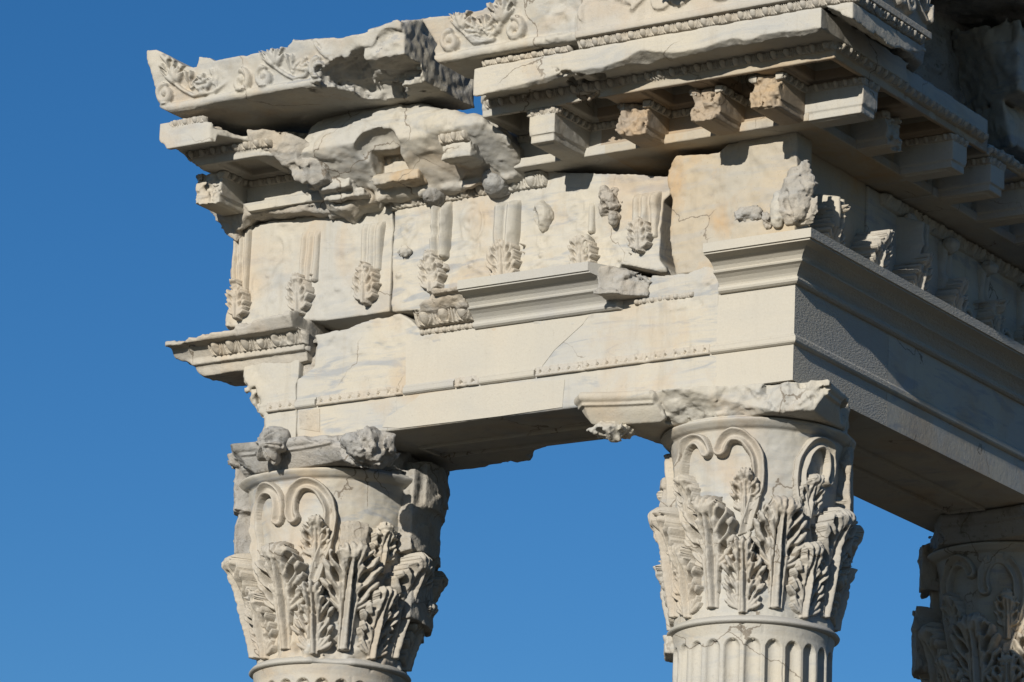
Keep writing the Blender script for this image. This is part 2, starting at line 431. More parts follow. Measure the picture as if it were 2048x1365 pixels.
def tube(name, mat, pts, rad, parent=None, n=10, flat=1.0, out=None, label=None):
    pts = np.array(pts, float); m = len(pts); rad = np.ones(m)*rad if np.isscalar(rad) else np.array(rad)
    T = np.gradient(pts, axis=0); T /= np.linalg.norm(T, axis=1)[:, None]+1e-9
    V = []
    for k in range(m):
        o = np.array(out[k]) if out is not None else np.array((0, 0, 1.0))
        b = np.cross(T[k], o); b /= np.linalg.norm(b)+1e-9; o2 = np.cross(b, T[k])
        for i in range(n):
            a = 2*math.pi*i/n
            # hollowed band section: two raised rims
            rr = rad[k]*(1-.42*max(0, math.sin(a))**6)
            V.append(pts[k]+b*math.cos(a)*rr+o2*math.sin(a)*rr*flat)
    F = [(k*n+i, k*n+(i+1) % n, (k+1)*n+(i+1) % n, (k+1)*n+i) for k in range(m-1) for i in range(n)]
    me = bpy.data.meshes.new(name); me.from_pydata([tuple(v) for v in V], [], F+[tuple(range(n))[::-1], tuple(range((m-1)*n, m*n))]); me.update()
    return link(name, me, mat, parent, True, label)
def spline(P, k=6):
    P = np.array(P, float); P = np.vstack([2*P[0]-P[1], P, 2*P[-1]-P[-2]]); out = []
    for i in range(1, len(P)-2):
        for t in np.linspace(0, 1, k, endpoint=False):
            out.append(.5*((2*P[i])+(-P[i-1]+P[i+1])*t+(2*P[i-1]-5*P[i]+4*P[i+1]-P[i+2])*t*t+(-P[i-1]+3*P[i]-3*P[i+1]+P[i+2])*t**3))
    out.append(P[-2]); return np.array(out)

def seg_d(A, B, pts):
    d = np.full(np.broadcast(A, B).shape, 9.0)
    for (x0, y0), (x1, y1) in zip(pts[:-1], pts[1:]):
        ex, ey = x1-x0, y1-y0; t = np.clip(((A-x0)*ex+(B-y0)*ey)/(ex*ex+ey*ey+1e-9), 0, 1)
        d = np.minimum(d, np.hypot(A-x0-t*ex, B-y0-t*ey))
    return d

def spiral(cx, cz, r, turns, sgn=1, a0=0.0, tail=None):
    th = np.linspace(0, turns*2*math.pi, int(22*turns)+4); rr_ = r*(1-.80*th/th[-1])
    P = [(cx+q*math.cos(a0+sgn*t), cz+q*math.sin(a0+sgn*t)) for t, q in zip(th, rr_)]
    return (list(tail) if tail else [])+P

def assign(o, fn):
    me = o.data; n = len(me.polygons); nor = np.zeros(n*3, np.float32); cen = np.zeros(n*3, np.float32)
    me.polygons.foreach_get('normal', nor); me.polygons.foreach_get('center', cen)
    idx = fn(cen.reshape(-1, 3), nor.reshape(-1, 3)).astype(np.int32)
    me.polygons.foreach_set('material_index', idx); me.update()

# ================================================================== THE PLACE
bm = bmesh.new(); bmesh.ops.create_grid(bm, x_segments=60, y_segments=60, size=6000)
me = bpy.data.meshes.new('ground'); bm.to_mesh(me); bm.free()
gnd = link('ground', me, gm, None, False); gnd.location = (0, 0, GROUND_Z); gnd['kind'] = 'structure'

# ------------------------------------------------------------------ columns
ZA = -1.30                                      # top of the shaft ring, soffit of the architrave is z = 0
def r_bell(z):
    return np.interp(z, [-1.30, -1.22, -.9, -.55, -.32, -.24, -.19], [.452, .446, .450, .462, .482, .500, .515])
def on_bell(z0, lift=0.0):
    def f(s, z, h):
        zz = z0+z; r = r_bell(zz)+h+lift; ph = s/.47
        return [r*np.sin(ph), -r*np.cos(ph), zz]
    return f
leafV = {}
def leaf_mesh(kind, seed, brk):
    key = (kind, seed)
    if key not in leafV:
        if kind == 'low':  a = (on_bell(-1.285), .30, .43, .074, .080)
        if kind == 'tall': a = (on_bell(-1.25), .38, .64, .080, .110)
        if kind == 'stalk': a = (on_bell(-.78), .21, .32, .058, .070)
        if kind == 'small': a = (on_bell(-.80), .30, .30, .045, .18)
        pos_of, wd, he, dp, cu = a
        me = None
        nu = max(24, int(wd/.0042)); nv = max(32, int(he/.0042))
        def hf(u, v):
            L = leaf_h(u*2-1, v, seed, breakage=brk, aspect=2*he/wd, stem=dict(low=.06, tall=.36, stalk=.25)[kind])
            edge = (u <= 0) | (u >= 1) | (v <= 0) | (v >= 1)
            tt = np.clip((v-.45)/.55, 0, 1)
            tip = 1-np.clip((v-.84)/.16, 0, 1)**2*(.75+.25*np.cos(u*9+seed))
            h = dp*.15+cu*tt**1.5*(1-.55*(u*2-1)**2)*tip+dp*np.clip(L, -.35, 2)*(.45+.55*tip)*(.38+.62*np.clip(v*2.2, 0, 1))
            return np.where((L > -.9) & ~edge, h, np.nan)
        leafV[key] = relief('acanthus_leaf', None, lambda u, v, h: pos_of((u-.5)*wd, v*he, h), nu, nv, hf, None, -.02, me_only=True)
        leafV[key].materials.append(M['carved'])
    return leafV[key]
def put(name, me, parent, ang=0.0, smooth=True, scale=1.0):
    o = bpy.data.objects.new(name, me); C.objects.link(o); o.parent = parent; o.rotation_euler = (0, 0, ang)
    if smooth: me.polygons.foreach_set('use_smooth', np.ones(len(me.polygons), bool))
    return o

def lathe_np(name, rf, zs, nphi, mat):
    ph = np.linspace(0, 2*math.pi, nphi, endpoint=False)[:, None]*np.ones((1, len(zs))); z = np.array(zs)[None, :]*np.ones((nphi, 1))
    r = rf(ph, z)
    V = np.stack([r*np.sin(ph), -r*np.cos(ph), z], -1).reshape(-1, 3); n = len(zs)
    i = np.arange(nphi)[:, None]; j = np.arange(n-1)[None, :]; i2 = (i+1) % nphi
    F = np.stack([i*n+j, i2*n+j, i2*n+j+1, i*n+j+1], -1).reshape(-1, 4)
    me = mesh_np(name, V, F); me.materials.append(mat)
    return me
def wrapn(nphi, zs, lam, seed, rad=.47):
    a = np.linspace(0, 2*math.pi, nphi, endpoint=False)
    T = lat([a*rad, np.array(zs)], lam, seed); n = nphi//12
    wt = np.linspace(0, 1, n)[:, None]
    T[-n:] = T[-n:]*(1-wt)+T[:n][::-1]*wt
    return T
def make_shaft(seed, broken):
    zs = np.concatenate([np.linspace(-1.335, -1.62, 60), np.linspace(-1.65, -3.2, 50), np.linspace(-3.4, GROUND_Z+.45, 12)])
    nphi = 24*22
    n1 = wrapn(nphi, zs[:110], .09, seed); n1 = np.hstack([n1, np.zeros((nphi, len(zs)-110))])
    n2 = wrapn(nphi, zs[:110], .45, seed+3); n2 = np.hstack([n2, np.zeros((nphi, len(zs)-110))])
    def rf(ph, z):
        a = (ph/(2*math.pi)*24+.5) % 1.0 - .5
        t = np.clip((-1.42-z)/.055, 0, 1.0)       # arched flute heads
        half = .40*np.sqrt(np.clip(1-(1-t)**2, 0, 1))
        q = np.clip(1-(a/np.maximum(half, 1e-3))**2, 0, 1)
        fl = .040*np.sqrt(q)*(t > 0)
        R0 = .448+.012*np.clip((z+1.335)/.06+1, 0, 1)+(-z-1.4)*.0075
        ridge = np.clip((np.abs(a)-.38)/.12, 0, 1)
        chipm = np.clip(n1*1.3-.55, 0, 1)*.014*ridge
        bigm = np.clip(n2-(.9 if broken else 1.3), 0, 1)*.05
        return R0-fl-chipm-np.minimum(bigm, .035)
    me = lathe_np('shaft', rf, zs[::-1].copy(), nphi, M['carved']) if False else None
    return lathe_np('fluted_shaft', lambda p, z: rf(p, z), zs, nphi, M['old'])
def make_ring(seed, z0=-1.335, gap=False):
    zs = z0+np.array([-.012, -.004, .0, .006, .014, .024, .034, .040, .041, .046, .052])
    rr = np.array([.40, .460, .474, .484, .487, .480, .468, .461, .452, .450, .40])
    n1 = wrapn(160, zs, .2, seed)
    n2 = wrapn(160, zs, .05, seed+7)
    gp = (lambda p: np.clip(1-(np.abs(p-.62)/.26)**4, 0, 1)) if gap else (lambda p: 0*p)
    return lathe_np('astragal', lambda p, z: rr[None, :]-np.clip(n1-.7, 0, 1)*.02-gp(p)*(.040+.012*n2)*(rr[None, :] > .445), zs, 160, M['greycast'])
def make_bell(seed, rubble):
    zs = np.linspace(-1.305, -.165, 190); nphi = 360
    n1 = wrapn(nphi, zs, .22, seed); n2 = wrapn(nphi, zs, .05, seed+1); n3 = wrapn(nphi, zs, .018, seed+2)
    def rf(p, z):
        r = r_bell(z)
        lip = .030*np.sqrt(np.clip(1-((z+.205)/.028)**2, 0, 1))+.018*np.clip(1-np.abs(z+.185)/.03, 0, 1)
        r = r+lip-np.clip(n1-.55, 0, 1)*.03+n2*.0022+n3*.0012
        base = np.clip((-1.12-z)/.10, 0, 1)*rubble
        return r+base*(n2*.020+n1*.012+n3*.004-.004)
    return lathe_np('bell', rf, zs, nphi, M['veined'])

def helices(cap, phi0, which, seed):
    # the pair of inner scrolls that meet under the abacus on one face: hollow bands, worn and nicked
    for sg in which:
        rs = np.random.RandomState(seed*13+int(phi0*10)+sg+5)
        path = [(22, -.84), (27, -.68), (30.5, -.53), (29.5, -.40), (23, -.305), (15, -.275), (8.5, -.30), (5.0, -.37), (5.0, -.45), (8.0, -.485), (10.5, -.45)]
        sp = spline([(R(a*sg)*.48, z, 0) for a, z in path], 5)[:, :2]
        sp = sp[:int(len(sp)*(.70 if rs.rand() < .4 else .86))]
        x0, x1, z0, z1 = -.31, .31, -.88, -.235
        nu, nv = 150, 155
        A = np.linspace(x0, x1, nu)[:, None]*np.ones((1, nv)); B = np.linspace(z0, z1, nv)[None, :]*np.ones((nu, 1))
        d = seg_d(A, B, [tuple(p) for p in sp])
        n1 = lat([A[:, 0], B[0]], .16, seed+sg+50); n2 = lat([A[:, 0], B[0]], .035, seed+sg+60)
        half = .037*(1+.10*n2)
        hh = .036+.014*np.exp(-((d-half*.72)/.008)**2)-.020*np.exp(-(d/.014)**2)-.012*(d/half)**6
        wear = np.clip(n1*1.5-(.30 if seed == 2 else .55), 0, 1)
        hh = hh*(1-.75*wear)+.004*n2
        hh = np.where((d < half) & ~((wear > .9) & (n2 > .2)), hh, np.nan)
        me = relief('volute', None, lambda u, v, h: (lambda s_, z_: [(r_bell(z_)+h)*np.sin(s_/.48), -(r_bell(z_)+h)*np.cos(s_/.48), z_])(x0+u*(x1-x0), z0+v*(z1-z0)), nu, nv, lambda u, v: hh, None, -.02, me_only=True)
        me.materials.append(M['carved'])
        put('volute', me, cap, phi0)

def abacus_f(ax, ay, cuts, seed, top=-.004):
    a = .79
    def f(g):
        X = g.X-ax; Y = g.Y-ay
        d2 = np.maximum(np.abs(X), np.abs(Y))-a
        for cx, cy in ((0, 1), (0, -1), (1, 0), (-1, 0)):
            D = .62+1.75
            d2 = np.maximum(d2, 1.75-np.sqrt((X-cx*D)**2+(Y-cy*D)**2))
        d2 = np.maximum(d2, (np.abs(X)+np.abs(Y))/1.414-1.04)
        z = g.Z
        # plain slab, hollow below, round moulding above
        off = np.where(z > -.062, .030*np.sqrt(np.clip(1-((z+.032)/.031)**2, 0, 1)), -.055*np.clip((-.085-z)/.09, 0, 1)**1.3-.012)
        off = np.where((z <= -.062) & (z > -.085), .008, off)
        body = np.maximum(d2-off, np.maximum(z-top, -.175-z))
        rough = g.chips(.20, seed, 4, .55)
        Lt = .834*X+.55*Y
        fr = body-10
        for c in cuts:
            fr = np.maximum(fr, c(X, Y, z, Lt))
        core = np.maximum(np.sqrt(X*X+Y*Y)-.50, np.maximum(z-top, -.175-z))+.02*rough
        return np.minimum(smax(body+g.n(.025, seed+3)*.0012, fr+.024*rough+.006*g.fbm(.06, seed+8, 3), .006), core)
    return f

def column(ax, ay, seed, label, spec):
    root = empty('marble_column', (ax, ay, GROUND_Z), label, 'column', 'fluted columns of the temple corner')
    sh = put('fluted_shaft', make_shaft(seed, spec.get('bshaft', False)), root); sh.location = (0, 0, -GROUND_Z)
    put('astragal', make_ring(seed+1, gap=spec.get('bshaft', False)), sh)
    pl = boxes('base', M['old'], [(-.68, .68, -.68, .68, GROUND_Z, GROUND_Z+.2)], None, .01); pl.parent = root; pl.location = (0, 0, -GROUND_Z)
    bs = lathe_np('base_moulding', lambda p, z: .60+.05*np.cos((z-GROUND_Z-.2)*25)+0*p, np.linspace(GROUND_Z+.2, GROUND_Z+.46, 24), 96, M['old'])
    put('base_moulding', bs, pl)
    cap = put('capital', make_bell(seed+2, spec.get('rubble', .3)), root); cap.location = (0, 0, -GROUND_Z)
    skip = spec.get('skip', ())
    for k in range(8):
        if ('low', k) not in skip:
            put('acanthus_leaf', leaf_mesh('low', 11+(k*3+seed) % 4, .16), cap, R(45*k+22.5))
        if ('tall', k) not in skip:
            put('acanthus_leaf', leaf_mesh('tall', 31+(k*5+seed) % 4, .14), cap, R(45*k))
        if ('stalk', k) not in skip:
            put('acanthus_leaf', leaf_mesh('stalk', 51+(k+seed) % 3, .35), cap, R(45*k+22.5))
    for ph, wh in spec.get('helices', ((0, (-1, 1)), (90, (-1, 1)), (180, (-1, 1)), (270, (-1, 1)))):
        helices(cap, R(ph), wh, seed)
    ab = rock('abacus', M['lichen'] if spec.get('ablich', True) else M['old'], (ax-.86, ay-.86, -.20), (ax+.86, ay+.86, .02), .008,
              abacus_f(ax, ay, spec['cuts'], seed+40), None)
    ab.parent = root; ab.location = (-ax, -ay, -GROUND_Z)
    return root, cap, ab
col_r = column(-.5, .5, 1, 'fluted column at the corner, under the join of the sunlit and the shaded beam', dict(
    rubble=.15, ablich=False, helices=((0, (-1, 1)), (90, (-1,)), (180, (-1, 1)), (270, (1,))),
    cuts=[lambda X, Y, Z, L: L-.44, lambda X, Y, Z, L: (-X*.6+Y*.8)-.80, lambda X, Y, Z, L: np.minimum(X+.30, (-Y-.57)+.9*(-.09-Z))+.0*L,
          lambda X, Y, Z, L: np.minimum(X+.30, (-Y+.25*X-.60))+.0*L]))
col_l = column(-3.41, .5, 2, 'fluted column with the most battered capital, under the broken left end of the beam', dict(
    rubble=1.0, bshaft=True, helices=((0, (-1, 1)), (180, (-1,))),
    skip=(('stalk', 7), ('low', 6)),
    cuts=[lambda X, Y, Z, L: L-.20, lambda X, Y, Z, L: -L-.64, lambda X, Y, Z, L: Y-.50+0*L, lambda X, Y, Z, L: (L+.35)*.4+(-Y-.70)+1.0*Z,
          lambda X, Y, Z, L: (-L-.60)*.7-(Z+.09)*.9]))
col_t = column(-.5, 3.72, 3, 'fully shaded fluted column at the lower right edge, behind the corner column', dict(
    rubble=.3, helices=((0, (-1, 1)), (90, (-1, 1)), (180, (-1, 1)), (270, (-1, 1))),
    cuts=[lambda X, Y, Z, L: (X*.80-Y*.6)-.74+0*L, lambda X, Y, Z, L: -L-.50, lambda X, Y, Z, L: (X*.7+Y*.7)-.9+0*L, lambda X, Y, Z, L: (-X*.7+Y*.7)-.8+0*L]))

# rosette in the middle of the left abacus
def rosette(ax, ay, parent):
    c = np.array((ax-.02, ay-.70, -.055))
    def f(g):
        X, Y, Z = g.X-c[0], g.Y-c[1], g.Z-c[2]
        th = np.arctan2(Z+.02, X); rr = np.sqrt(X*X+(Z+.02)**2)
        pet = .085+.018*np.cos(5*th)
        d = np.sqrt((rr/1.0)**2+(Y/1.0)**2)-pet
        d = smin(d, g.ell((c[0]-.01, c[1]+.06, c[2]+.045), (.10, .10, .085)), .02)
        d = d+.022*np.exp(-((np.abs(((th*5/(2*math.pi)) % 1)-.5)-.5)**2)/.006)*(rr < .12)*(Y < 0)
        d = np.minimum(d, g.ell((c[0], c[1]-.07, c[2]-.02), (.028, .03, .028)))
        return d+.008*g.fbm(.06, 5, 3)
    o = rock('rosette', M['lichen'], c-.17, c+.17, .006, f, None)
    o.parent = parent; o.location = (0, 0, 0)
rosette(-3.41, .5, col_l[2])
# stumps of the broken corner volutes
def flare(cap, amt):
    seen = {}
    for o in [cap]+list(cap.children):
        if o.name.startswith('broken'): continue
        if o.data.name not in seen:
            me = o.data.copy(); co = np.zeros(len(me.vertices)*3, np.float32); me.vertices.foreach_get('co', co); co = co.reshape(-1, 3)
            t = np.clip((co[:, 2]+1.30)/.55, 0, 1); f = 1+amt*t*t*(3-2*t); co[:, 0] *= f; co[:, 1] *= f
            me.vertices.foreach_set('co', co.ravel()); me.update(); seen[o.data.name] = me
        o.data = seen[o.data.name]
flare(col_l[1], .10)
def scrap(g):
    return smax(smin(g.ell((-.5-.60, .5-.62, -.205), (.11, .10, .045)), g.ell((-.5-.57, .5-.63, -.235), (.045, .05, .045)), .012), -g.ell((-.5-.62, .5-.72, -.225), (.05, .05, .022)), .006)+.010*g.chips(.09, 3, 3)
o_ = rock('volute_scrap', M['old'], (-1.28, -.28, -.33), (-.98, .02, -.14), .006, scrap, None)
o_.parent = col_r[1]; o_.location = (.5, -.5, 0)
def scar(root, ax, ay, parts, seed, mat=None):
    # one ragged mass of broken stone against the bell: parts = (phi from, to, z low, high, radius)
    def f(g):
        X = g.X-ax; Y = g.Y-ay; rr = np.sqrt(X*X+Y*Y); ph = np.degrees(np.arctan2(X, -Y))
        d = np.full(np.broadcast(rr, g.Z).shape, 1.0, np.float32)
        for a, b, z0, z1, rm in parts:
            m_ = (a+b)/2; hw = (b-a)/2
            q = np.maximum(np.maximum((np.abs(ph-m_)-hw)*.0085, np.maximum(z0-g.Z, g.Z-z1)), rr-rm)
            d = smin(d, q, .03)
        d = d+.012*g.facets(.15, seed)+.010*g.fbm(.16, seed+3, 4, .6)
        return np.maximum(d, .40-rr)
    xs = []; ys = []
    for a, b, z0, z1, rm in parts:
        for k in range(9):
            q = R(a+(b-a)*k/8); xs += [ax+rm*math.sin(q), ax+.4*math.sin(q)]; ys += [ay-rm*math.cos(q), ay-.4*math.cos(q)]
    o = rock('broken_carving', mat or M['rough'], (min(xs)-.07, min(ys)-.07, min(p[2] for p in parts)-.06), (max(xs)+.07, max(ys)+.07, max(p[3] for p in parts)+.05), .0075, f, None)
    o.parent = root[1]; o.location = (-ax, -ay, 0)
scar(col_l, -3.41, .5, [(80, 150, -.62, -.12, .625), (86, 150, -1.02, -.60, .59), (88, 150, -.34, -.05, .65)], 21)
scar(col_l, -3.41, .5, [(-78, -48, -.34, -.08, .63), (-78, -54, -.60, -.30, .60)], 23, M['lichen'])
scar(col_l, -3.41, .5, [(38, 54, -.70, -.50, .545)], 25)
scar(col_r, -.5, .5, [(-80, -56, -.66, -.40, .555), (-76, -60, -.42, -.26, .52)], 27)
scar(col_r, -.5, .5, [(-72, -52, -1.44, -1.33, .50)], 29, M['old'])
scar(col_r, -.5, .5, [(104, 140, -.85, -.20, .54)], 31)
scar(col_t, -.5, 3.72, [(-75, -48, -.92, -.52, .62), (-75, -50, -.40, -.12, .585)], 33)
# battered chunk on the left abacus
pc = U(735, 898, 1, -.34)
ch_ = rock('abacus_chunk', M['lichen'], pc-np.array((.24, .20, .17)), pc+np.array((.24, .24, .17)), .007, lambda g: smax(g.ell(pc, (.15, .15, .105)), g.Z+.004-.02, .005)+.022*g.facets(.13, 6)+.018*g.fbm(.09, 7, 4, .6), None)
ch_.parent = col_l[2]; ch_.location = (0, 0, 0)

# ------------------------------------------------------------------ architrave
# closed profile outline (offset outward, z): two fascias, small moulding between them, optional crown
LOWF = [(-.96, 0.0), (0.0, 0.0), (0.0, .205), (.010, .207), (.022, .214), (.026, .222), (.026, .246), (.016, .252), (.010, .262), (.004, .268), (.004, .270)]
def tops(z): return [(.004, z), (-.96, z)]
CROWN = [(-.05, .545), (.004, .553), (.022, .554), (.036, .563), (.040, .575), (.036, .588), (.026, .594), (.028, .600), (.036, .612), (.056, .632), (.078, .646), (.098, .654), (.102, .662), (.090, .663),
         (.092, .672), (.104, .690), (.124, .706), (.152, .720), (.190, .729), (.205, .732), (.206, .741), (.218, .742), (.219, .795), (-.05, .795)]
def L_path(x0, y1):
    return lambda o: [(x0, -o), (o, -o), (o, y1)]
def X_path(x0, x1): return lambda o: [(x0, -o), (x1, -o)]
def Y_path(y0, y1): return lambda o: [(o, y0), (o, y1)]
def body(name, mat, x0, x1, top=.553, parent=None, h=None):
    return sweep(name, mat, LOWF+tops(top), X_path(x0, x1), parent)

# corner block (new stone): turns the corner, its side face is tooled
ab = empty('architrave_block', (-.2, .5, 0), 'smooth cream architrave block at the sunlit corner, capped by an intact stepped crown', 'stone beam', 'architrave blocks')
xj = U(1435, 640, 1, 0)[0]
yj = U(1773, 800, 0, 0)[1]
cb = sweep('beam', M['cream'], [(-.62, 0.0)]+LOWF[1:]+[(.004, .553), (-.62, .553)], lambda o: [(xj, -o), (o, -o), (o, yj)], ab)
cb.data.materials.append(M['creamside']); cb.data.materials.append(M['veined'])
for p in cb.data.polygons:
    if p.normal.x > .5: p.material_index = 1
    if p.normal.z < -.9: p.material_index = 2
xc0 = U(1409, 500, 1, -.2)[0]
cr = sweep('crown_moulding', M['cream'], CROWN, lambda o: [(xc0, -o), (o, -o), (o, 6.2)], ab)
cr.data.materials.append(M['creamside'])
for p in cr.data.polygons:
    if p.normal.x > .3: p.material_index = 1
# side beam behind it
sb = empty('architrave_block', (-.45, 4.4, 0), 'long shaded architrave beam running back from the corner over the rear column', 'stone beam', 'architrave blocks')
b2 = sweep('beam', M['veined'], LOWF+tops(.553), Y_path(yj+.004, 6.4), sb)
# rough back of the side soffit (visible against the sky)
def f(g):
    d = g.box(-.95, -.62, .05, yj+.35, .004, .55)
    return d+.02*g.chips(.22, 5, 4)+.01
rock('rough_back', M['rough'], (-1.06, -.02, -.03), (-.55, yj+.45, .6), .012, f, sb)
# sunk soffit panel mouldings of the side beam
def frame_list(ax, a0, a1, b0, b1, z, wd=.03, hh=.022):
    if ax == 'y': return [(b0, b0+wd, a0, a1, z-hh, z+.01), (b1-wd, b1, a0, a1, z-hh, z+.01), (b0+wd, b1-wd, a0, a0+wd, z-hh, z+.01), (b0+wd, b1-wd, a1-wd, a1, z-hh, z+.01)]
    return [(a0, a1, b0, b0+wd, z-hh, z+.01), (a0, a1, b1-wd, b1, z-hh, z+.01), (a0, a0+wd, b0+wd, b1-wd, z-hh, z+.01), (a1-wd, a1, b0+wd, b1-wd, z-hh, z+.01)]
boxes('soffit_moulding', M['old'], frame_list('y', 1.15, 3.05, -.62, -.36, 0, .028, .02), sb, .006)

# middle block of the front beam
mb = empty('architrave_block', (-2, .5, 0), 'long front architrave block with a broken crown, veined marble patched with cream stone', 'stone beam', 'architrave blocks')
xl = U(594, 800, 1, 0)[0]
xa, xb, xp = U(815, 780, 1, 0)[0], U(1062, 752, 1, 0)[0], U(640, 800, 1, 0)[0]
# face blocks of old and new stone (joined patchwork), each piece set a hair apart from the next
def fb(g):
    top = poly2(g.ax[0][:, None], g.ax[2][None, :], XZ([(592, 900), (1440, 900), (1440, 530), (1330, 556), (1250, 540), (1232, 600), (940, 620), (840, 660), (822, 640), (800, 628), (745, 640), (700, 655), (650, 668), (632, 672), (634, 690), (628, 735), (606, 752), (594, 760)], 0))[:, None, :]
    Y = g.Y
    fascia = np.where(g.Z > .250, .004, 0.0)
    d = np.maximum(np.maximum(top, -fascia-Y), Y-.96)
    d = np.maximum(d, -g.Z)
    bx = np.interp(g.ax[0], [-3.4, -2.75, -2.33, -2.28, -1.9, -1.5, -1.0, -.5], [.97, .97, .93, .80, .60, .66, .74, .8])[:, None, None]
    d = smax(d, (g.Y-bx)*.8-(g.Z)*.6+.02*g.chips(.14, 79, 4), .006)
    # the top right corner under the frieze is a broken slope
    n = g.chips(.16, 77, 4)
    sl_ = (-Y*.75+g.Z*.66)-.47+.02*n
    return np.maximum(d, np.where(g.Z > .5, sl_, -1)) + .0012*g.n(.03, 4)+np.where(g.Z > .5, .006*n, 0)
bo = rock('beam', M['veined'], (xl-.02, -.02, -.012), (xj-.003, .98, .80), .0095, fb, mb)
bo.data.materials.append(M['streaked'])
xv0, xv1 = float(U(1090, 700, 1, 0)[0]), float(U(1425, 650, 1, 0)[0])
assign(bo, lambda c, n: np.where((n[:, 1] < -.5) & (c[:, 2] > .05) & (c[:, 2] < .56) & (c[:, 0] < xv1) & (c[:, 0] > xv0+.55*(c[:, 2]-.27)), 1, 0))
# small moulding between the fascias, in carved and plain lengths
MID = [(-.02, .205), (.0, .205), (.010, .207), (.022, .214), (.026, .222), (.026, .246), (.016, .252), (.010, .262), (.006, .268), (-.02, .270)]
def mid(x0, x1, mat, nm='plain_moulding', dz=0, par=None):
    sweep(nm, mat, [(o, z+dz) for o, z in MID], X_path(x0, x1), par or mb)
def mid_carved(x0, x1, par=None, seed=4):
    n = max(2, int((x1-x0)/.062)); Ln = x1-x0
    def hf(u, v):
        a = (u*n) % 1-.5; k = np.floor(u*n) % 2
        tri = np.clip(1-np.abs(a)/(.12+.38*v), 0, 1)
        hole = (np.abs(a) < .16+.0*v) & (v > .22) & (v < .62) & (np.abs(a)/.2+np.abs(v-.34)/.3 < 1)
        rib = np.clip(np.cos(a*2*math.pi*2.5*(1.3-v)), 0, 1)
        h = .026-.016*v+.006*rib*(v > .35)-.030*hole
        h = np.where(v < .2, .028, h)
        nz = lat([np.linspace(0, Ln, u.shape[0]), np.linspace(0, .07, u.shape[1])], .03, seed)
        h = h-.010*np.clip(nz-.5, 0, 1)
        return np.where((u <= 0) | (u >= 1) | (v <= 0) | (v >= 1), -.02, h)
    relief('leaf_moulding', M['carved'], frame_pos((x0, 0, .207), (1, 0, 0), (0, 0, 1), (0, -1, 0), Ln, .064), max(20, int(Ln/.004)), 18, hf, par or mb, -.02)
def xx(px, py, y=0): return float(U(px, py, 1, y)[0])
mid(xl+.002, xx(634, 808), M['greycast']); mid_carved(xx(636, 808), xx(808, 785))
mid(xx(810, 785), xx(911, 770), M['greycast']); mid_carved(xx(913, 770), xx(960, 765), seed=6)
mid(xx(962, 765), xx(1072, 750), M['cream']); mid_carved(xx(1074, 750), xx(1422, 704), seed=8)
mid(xx(1424, 704), xj, M['veined'])
# repairs in new stone, let in flush: thin inlays standing 3 mm proud
def inlay(name, pts, mat, y=-.0, t=.0035, par=None):
    poly = XZ(pts, y); bm = bmesh.new()
    f0 = bm.faces.new([bm.verts.new((x, y-t, z)) for x, z in poly]); r = bmesh.ops.extrude_face_region(bm, geom=[f0])
    for e in r['geom']:
        if isinstance(e, bmesh.types.BMVert): e.co.y += .02
    bmesh.ops.recalc_face_normals(bm, faces=bm.faces[:]); me = bpy.data.meshes.new(name); bm.to_mesh(me); bm.free()
    return link(name, me, mat, par or mb, False)
inlay('stone_patch', [(812, 688), (935, 662), (1180, 630), (1165, 650), (1110, 700), (1078, 742), (960, 757), (905, 768), (812, 777)], M['cream'], -.004)
inlay('stone_patch', [(765, 855), (775, 835), (830, 800), (840, 790), (1000, 768), (1060, 764), (1130, 760), (1125, 815), (1000, 833), (900, 845), (800, 857)], M['cream'], 0.0)
inlay('stone_patch', [(640, 818), (598, 822), (600, 858), (640, 864)], M['ochre2'], 0.0)
# soffit panel
boxes('soffit_moulding', M['old'], frame_list('x', -2.75, -1.15, .36, .62, 0, .028, .02), mb, .006)
# crown: clean cast length
xc1, xc2 = xx(940, 640, -.1), xx(1240, 590, -.1)
sweep('crown_moulding', M['greycast'], [(o if o > 0 else -.05, z-.006) for o, z in CROWN], lambda o: [(xc1-.02, -o), (xc2-.04-.10*o/.2, -o)], mb)
# crown: broken carved length at its left
x0e, x1e = xx(828, 640, -.08), xx(938, 630, -.08)
def fcb(g):
    d = np.maximum(g.pYZ([(-o+.0, z) for o, z in [(-.12, .60), (.035, .60), (.08, .66), (.11, .67), (.16, .73), (.20, .735), (.21, .76), (-.12, .775)]]), np.maximum(x0e-g.X, g.X-x1e))
    n = g.chips(.12, 15, 4)
    cut = (g.Z-.76)+(-g.X+x1e)*-.0-.35*(g.X-x1e)*-.6
    d = smax(d, (x0e+.05-g.X)*.6+(g.Z-.67)*.9+.02*n, .01)
    return d+.007*n
rock('crown_moulding', M['rough'], (x0e-.03, -.26, .57), (x1e+.02, .12, .82), .007, fcb, mb, 'broken carved piece of the crown')
eggs('egg_and_dart', (x0e, -.040, .598), (1, 0, 0), (0, -1, 0), x1e-x0e, .090, 2.9, .046, .035, mb, wear=.18, seed=5)
def bead_strip(name, x0, x1, z, y, hh, par, seed=1, wear=.4):
    Ln = x1-x0; n = Ln/.052
    def hf(u, v):
        nz = lat([np.linspace(0, Ln, u.shape[0]), np.linspace(0, hh, u.shape[1])], .06, seed)
        h = bead_h(u, v, n)*.022*(1-np.clip(nz-1+wear*2, 0, 1)*.8)
        return np.where((u <= 0) | (u >= 1) | (v <= 0) | (v >= 1), -.02, h)
    relief(name, M['carved'], frame_pos((x0, y, z), (1, 0, 0), (0, 0, 1), (0, -1, 0), Ln, hh), max(20, int(Ln/.0035)), 12, hf, par, -.02)
bead_strip('bead_moulding', x0e, x1e, .556, -.010, .036, mb, 2, .1)
bead_strip('bead_moulding', xx(1270, 590), xx(1390, 572), .560, -.004, .034, mb, 5, .45)
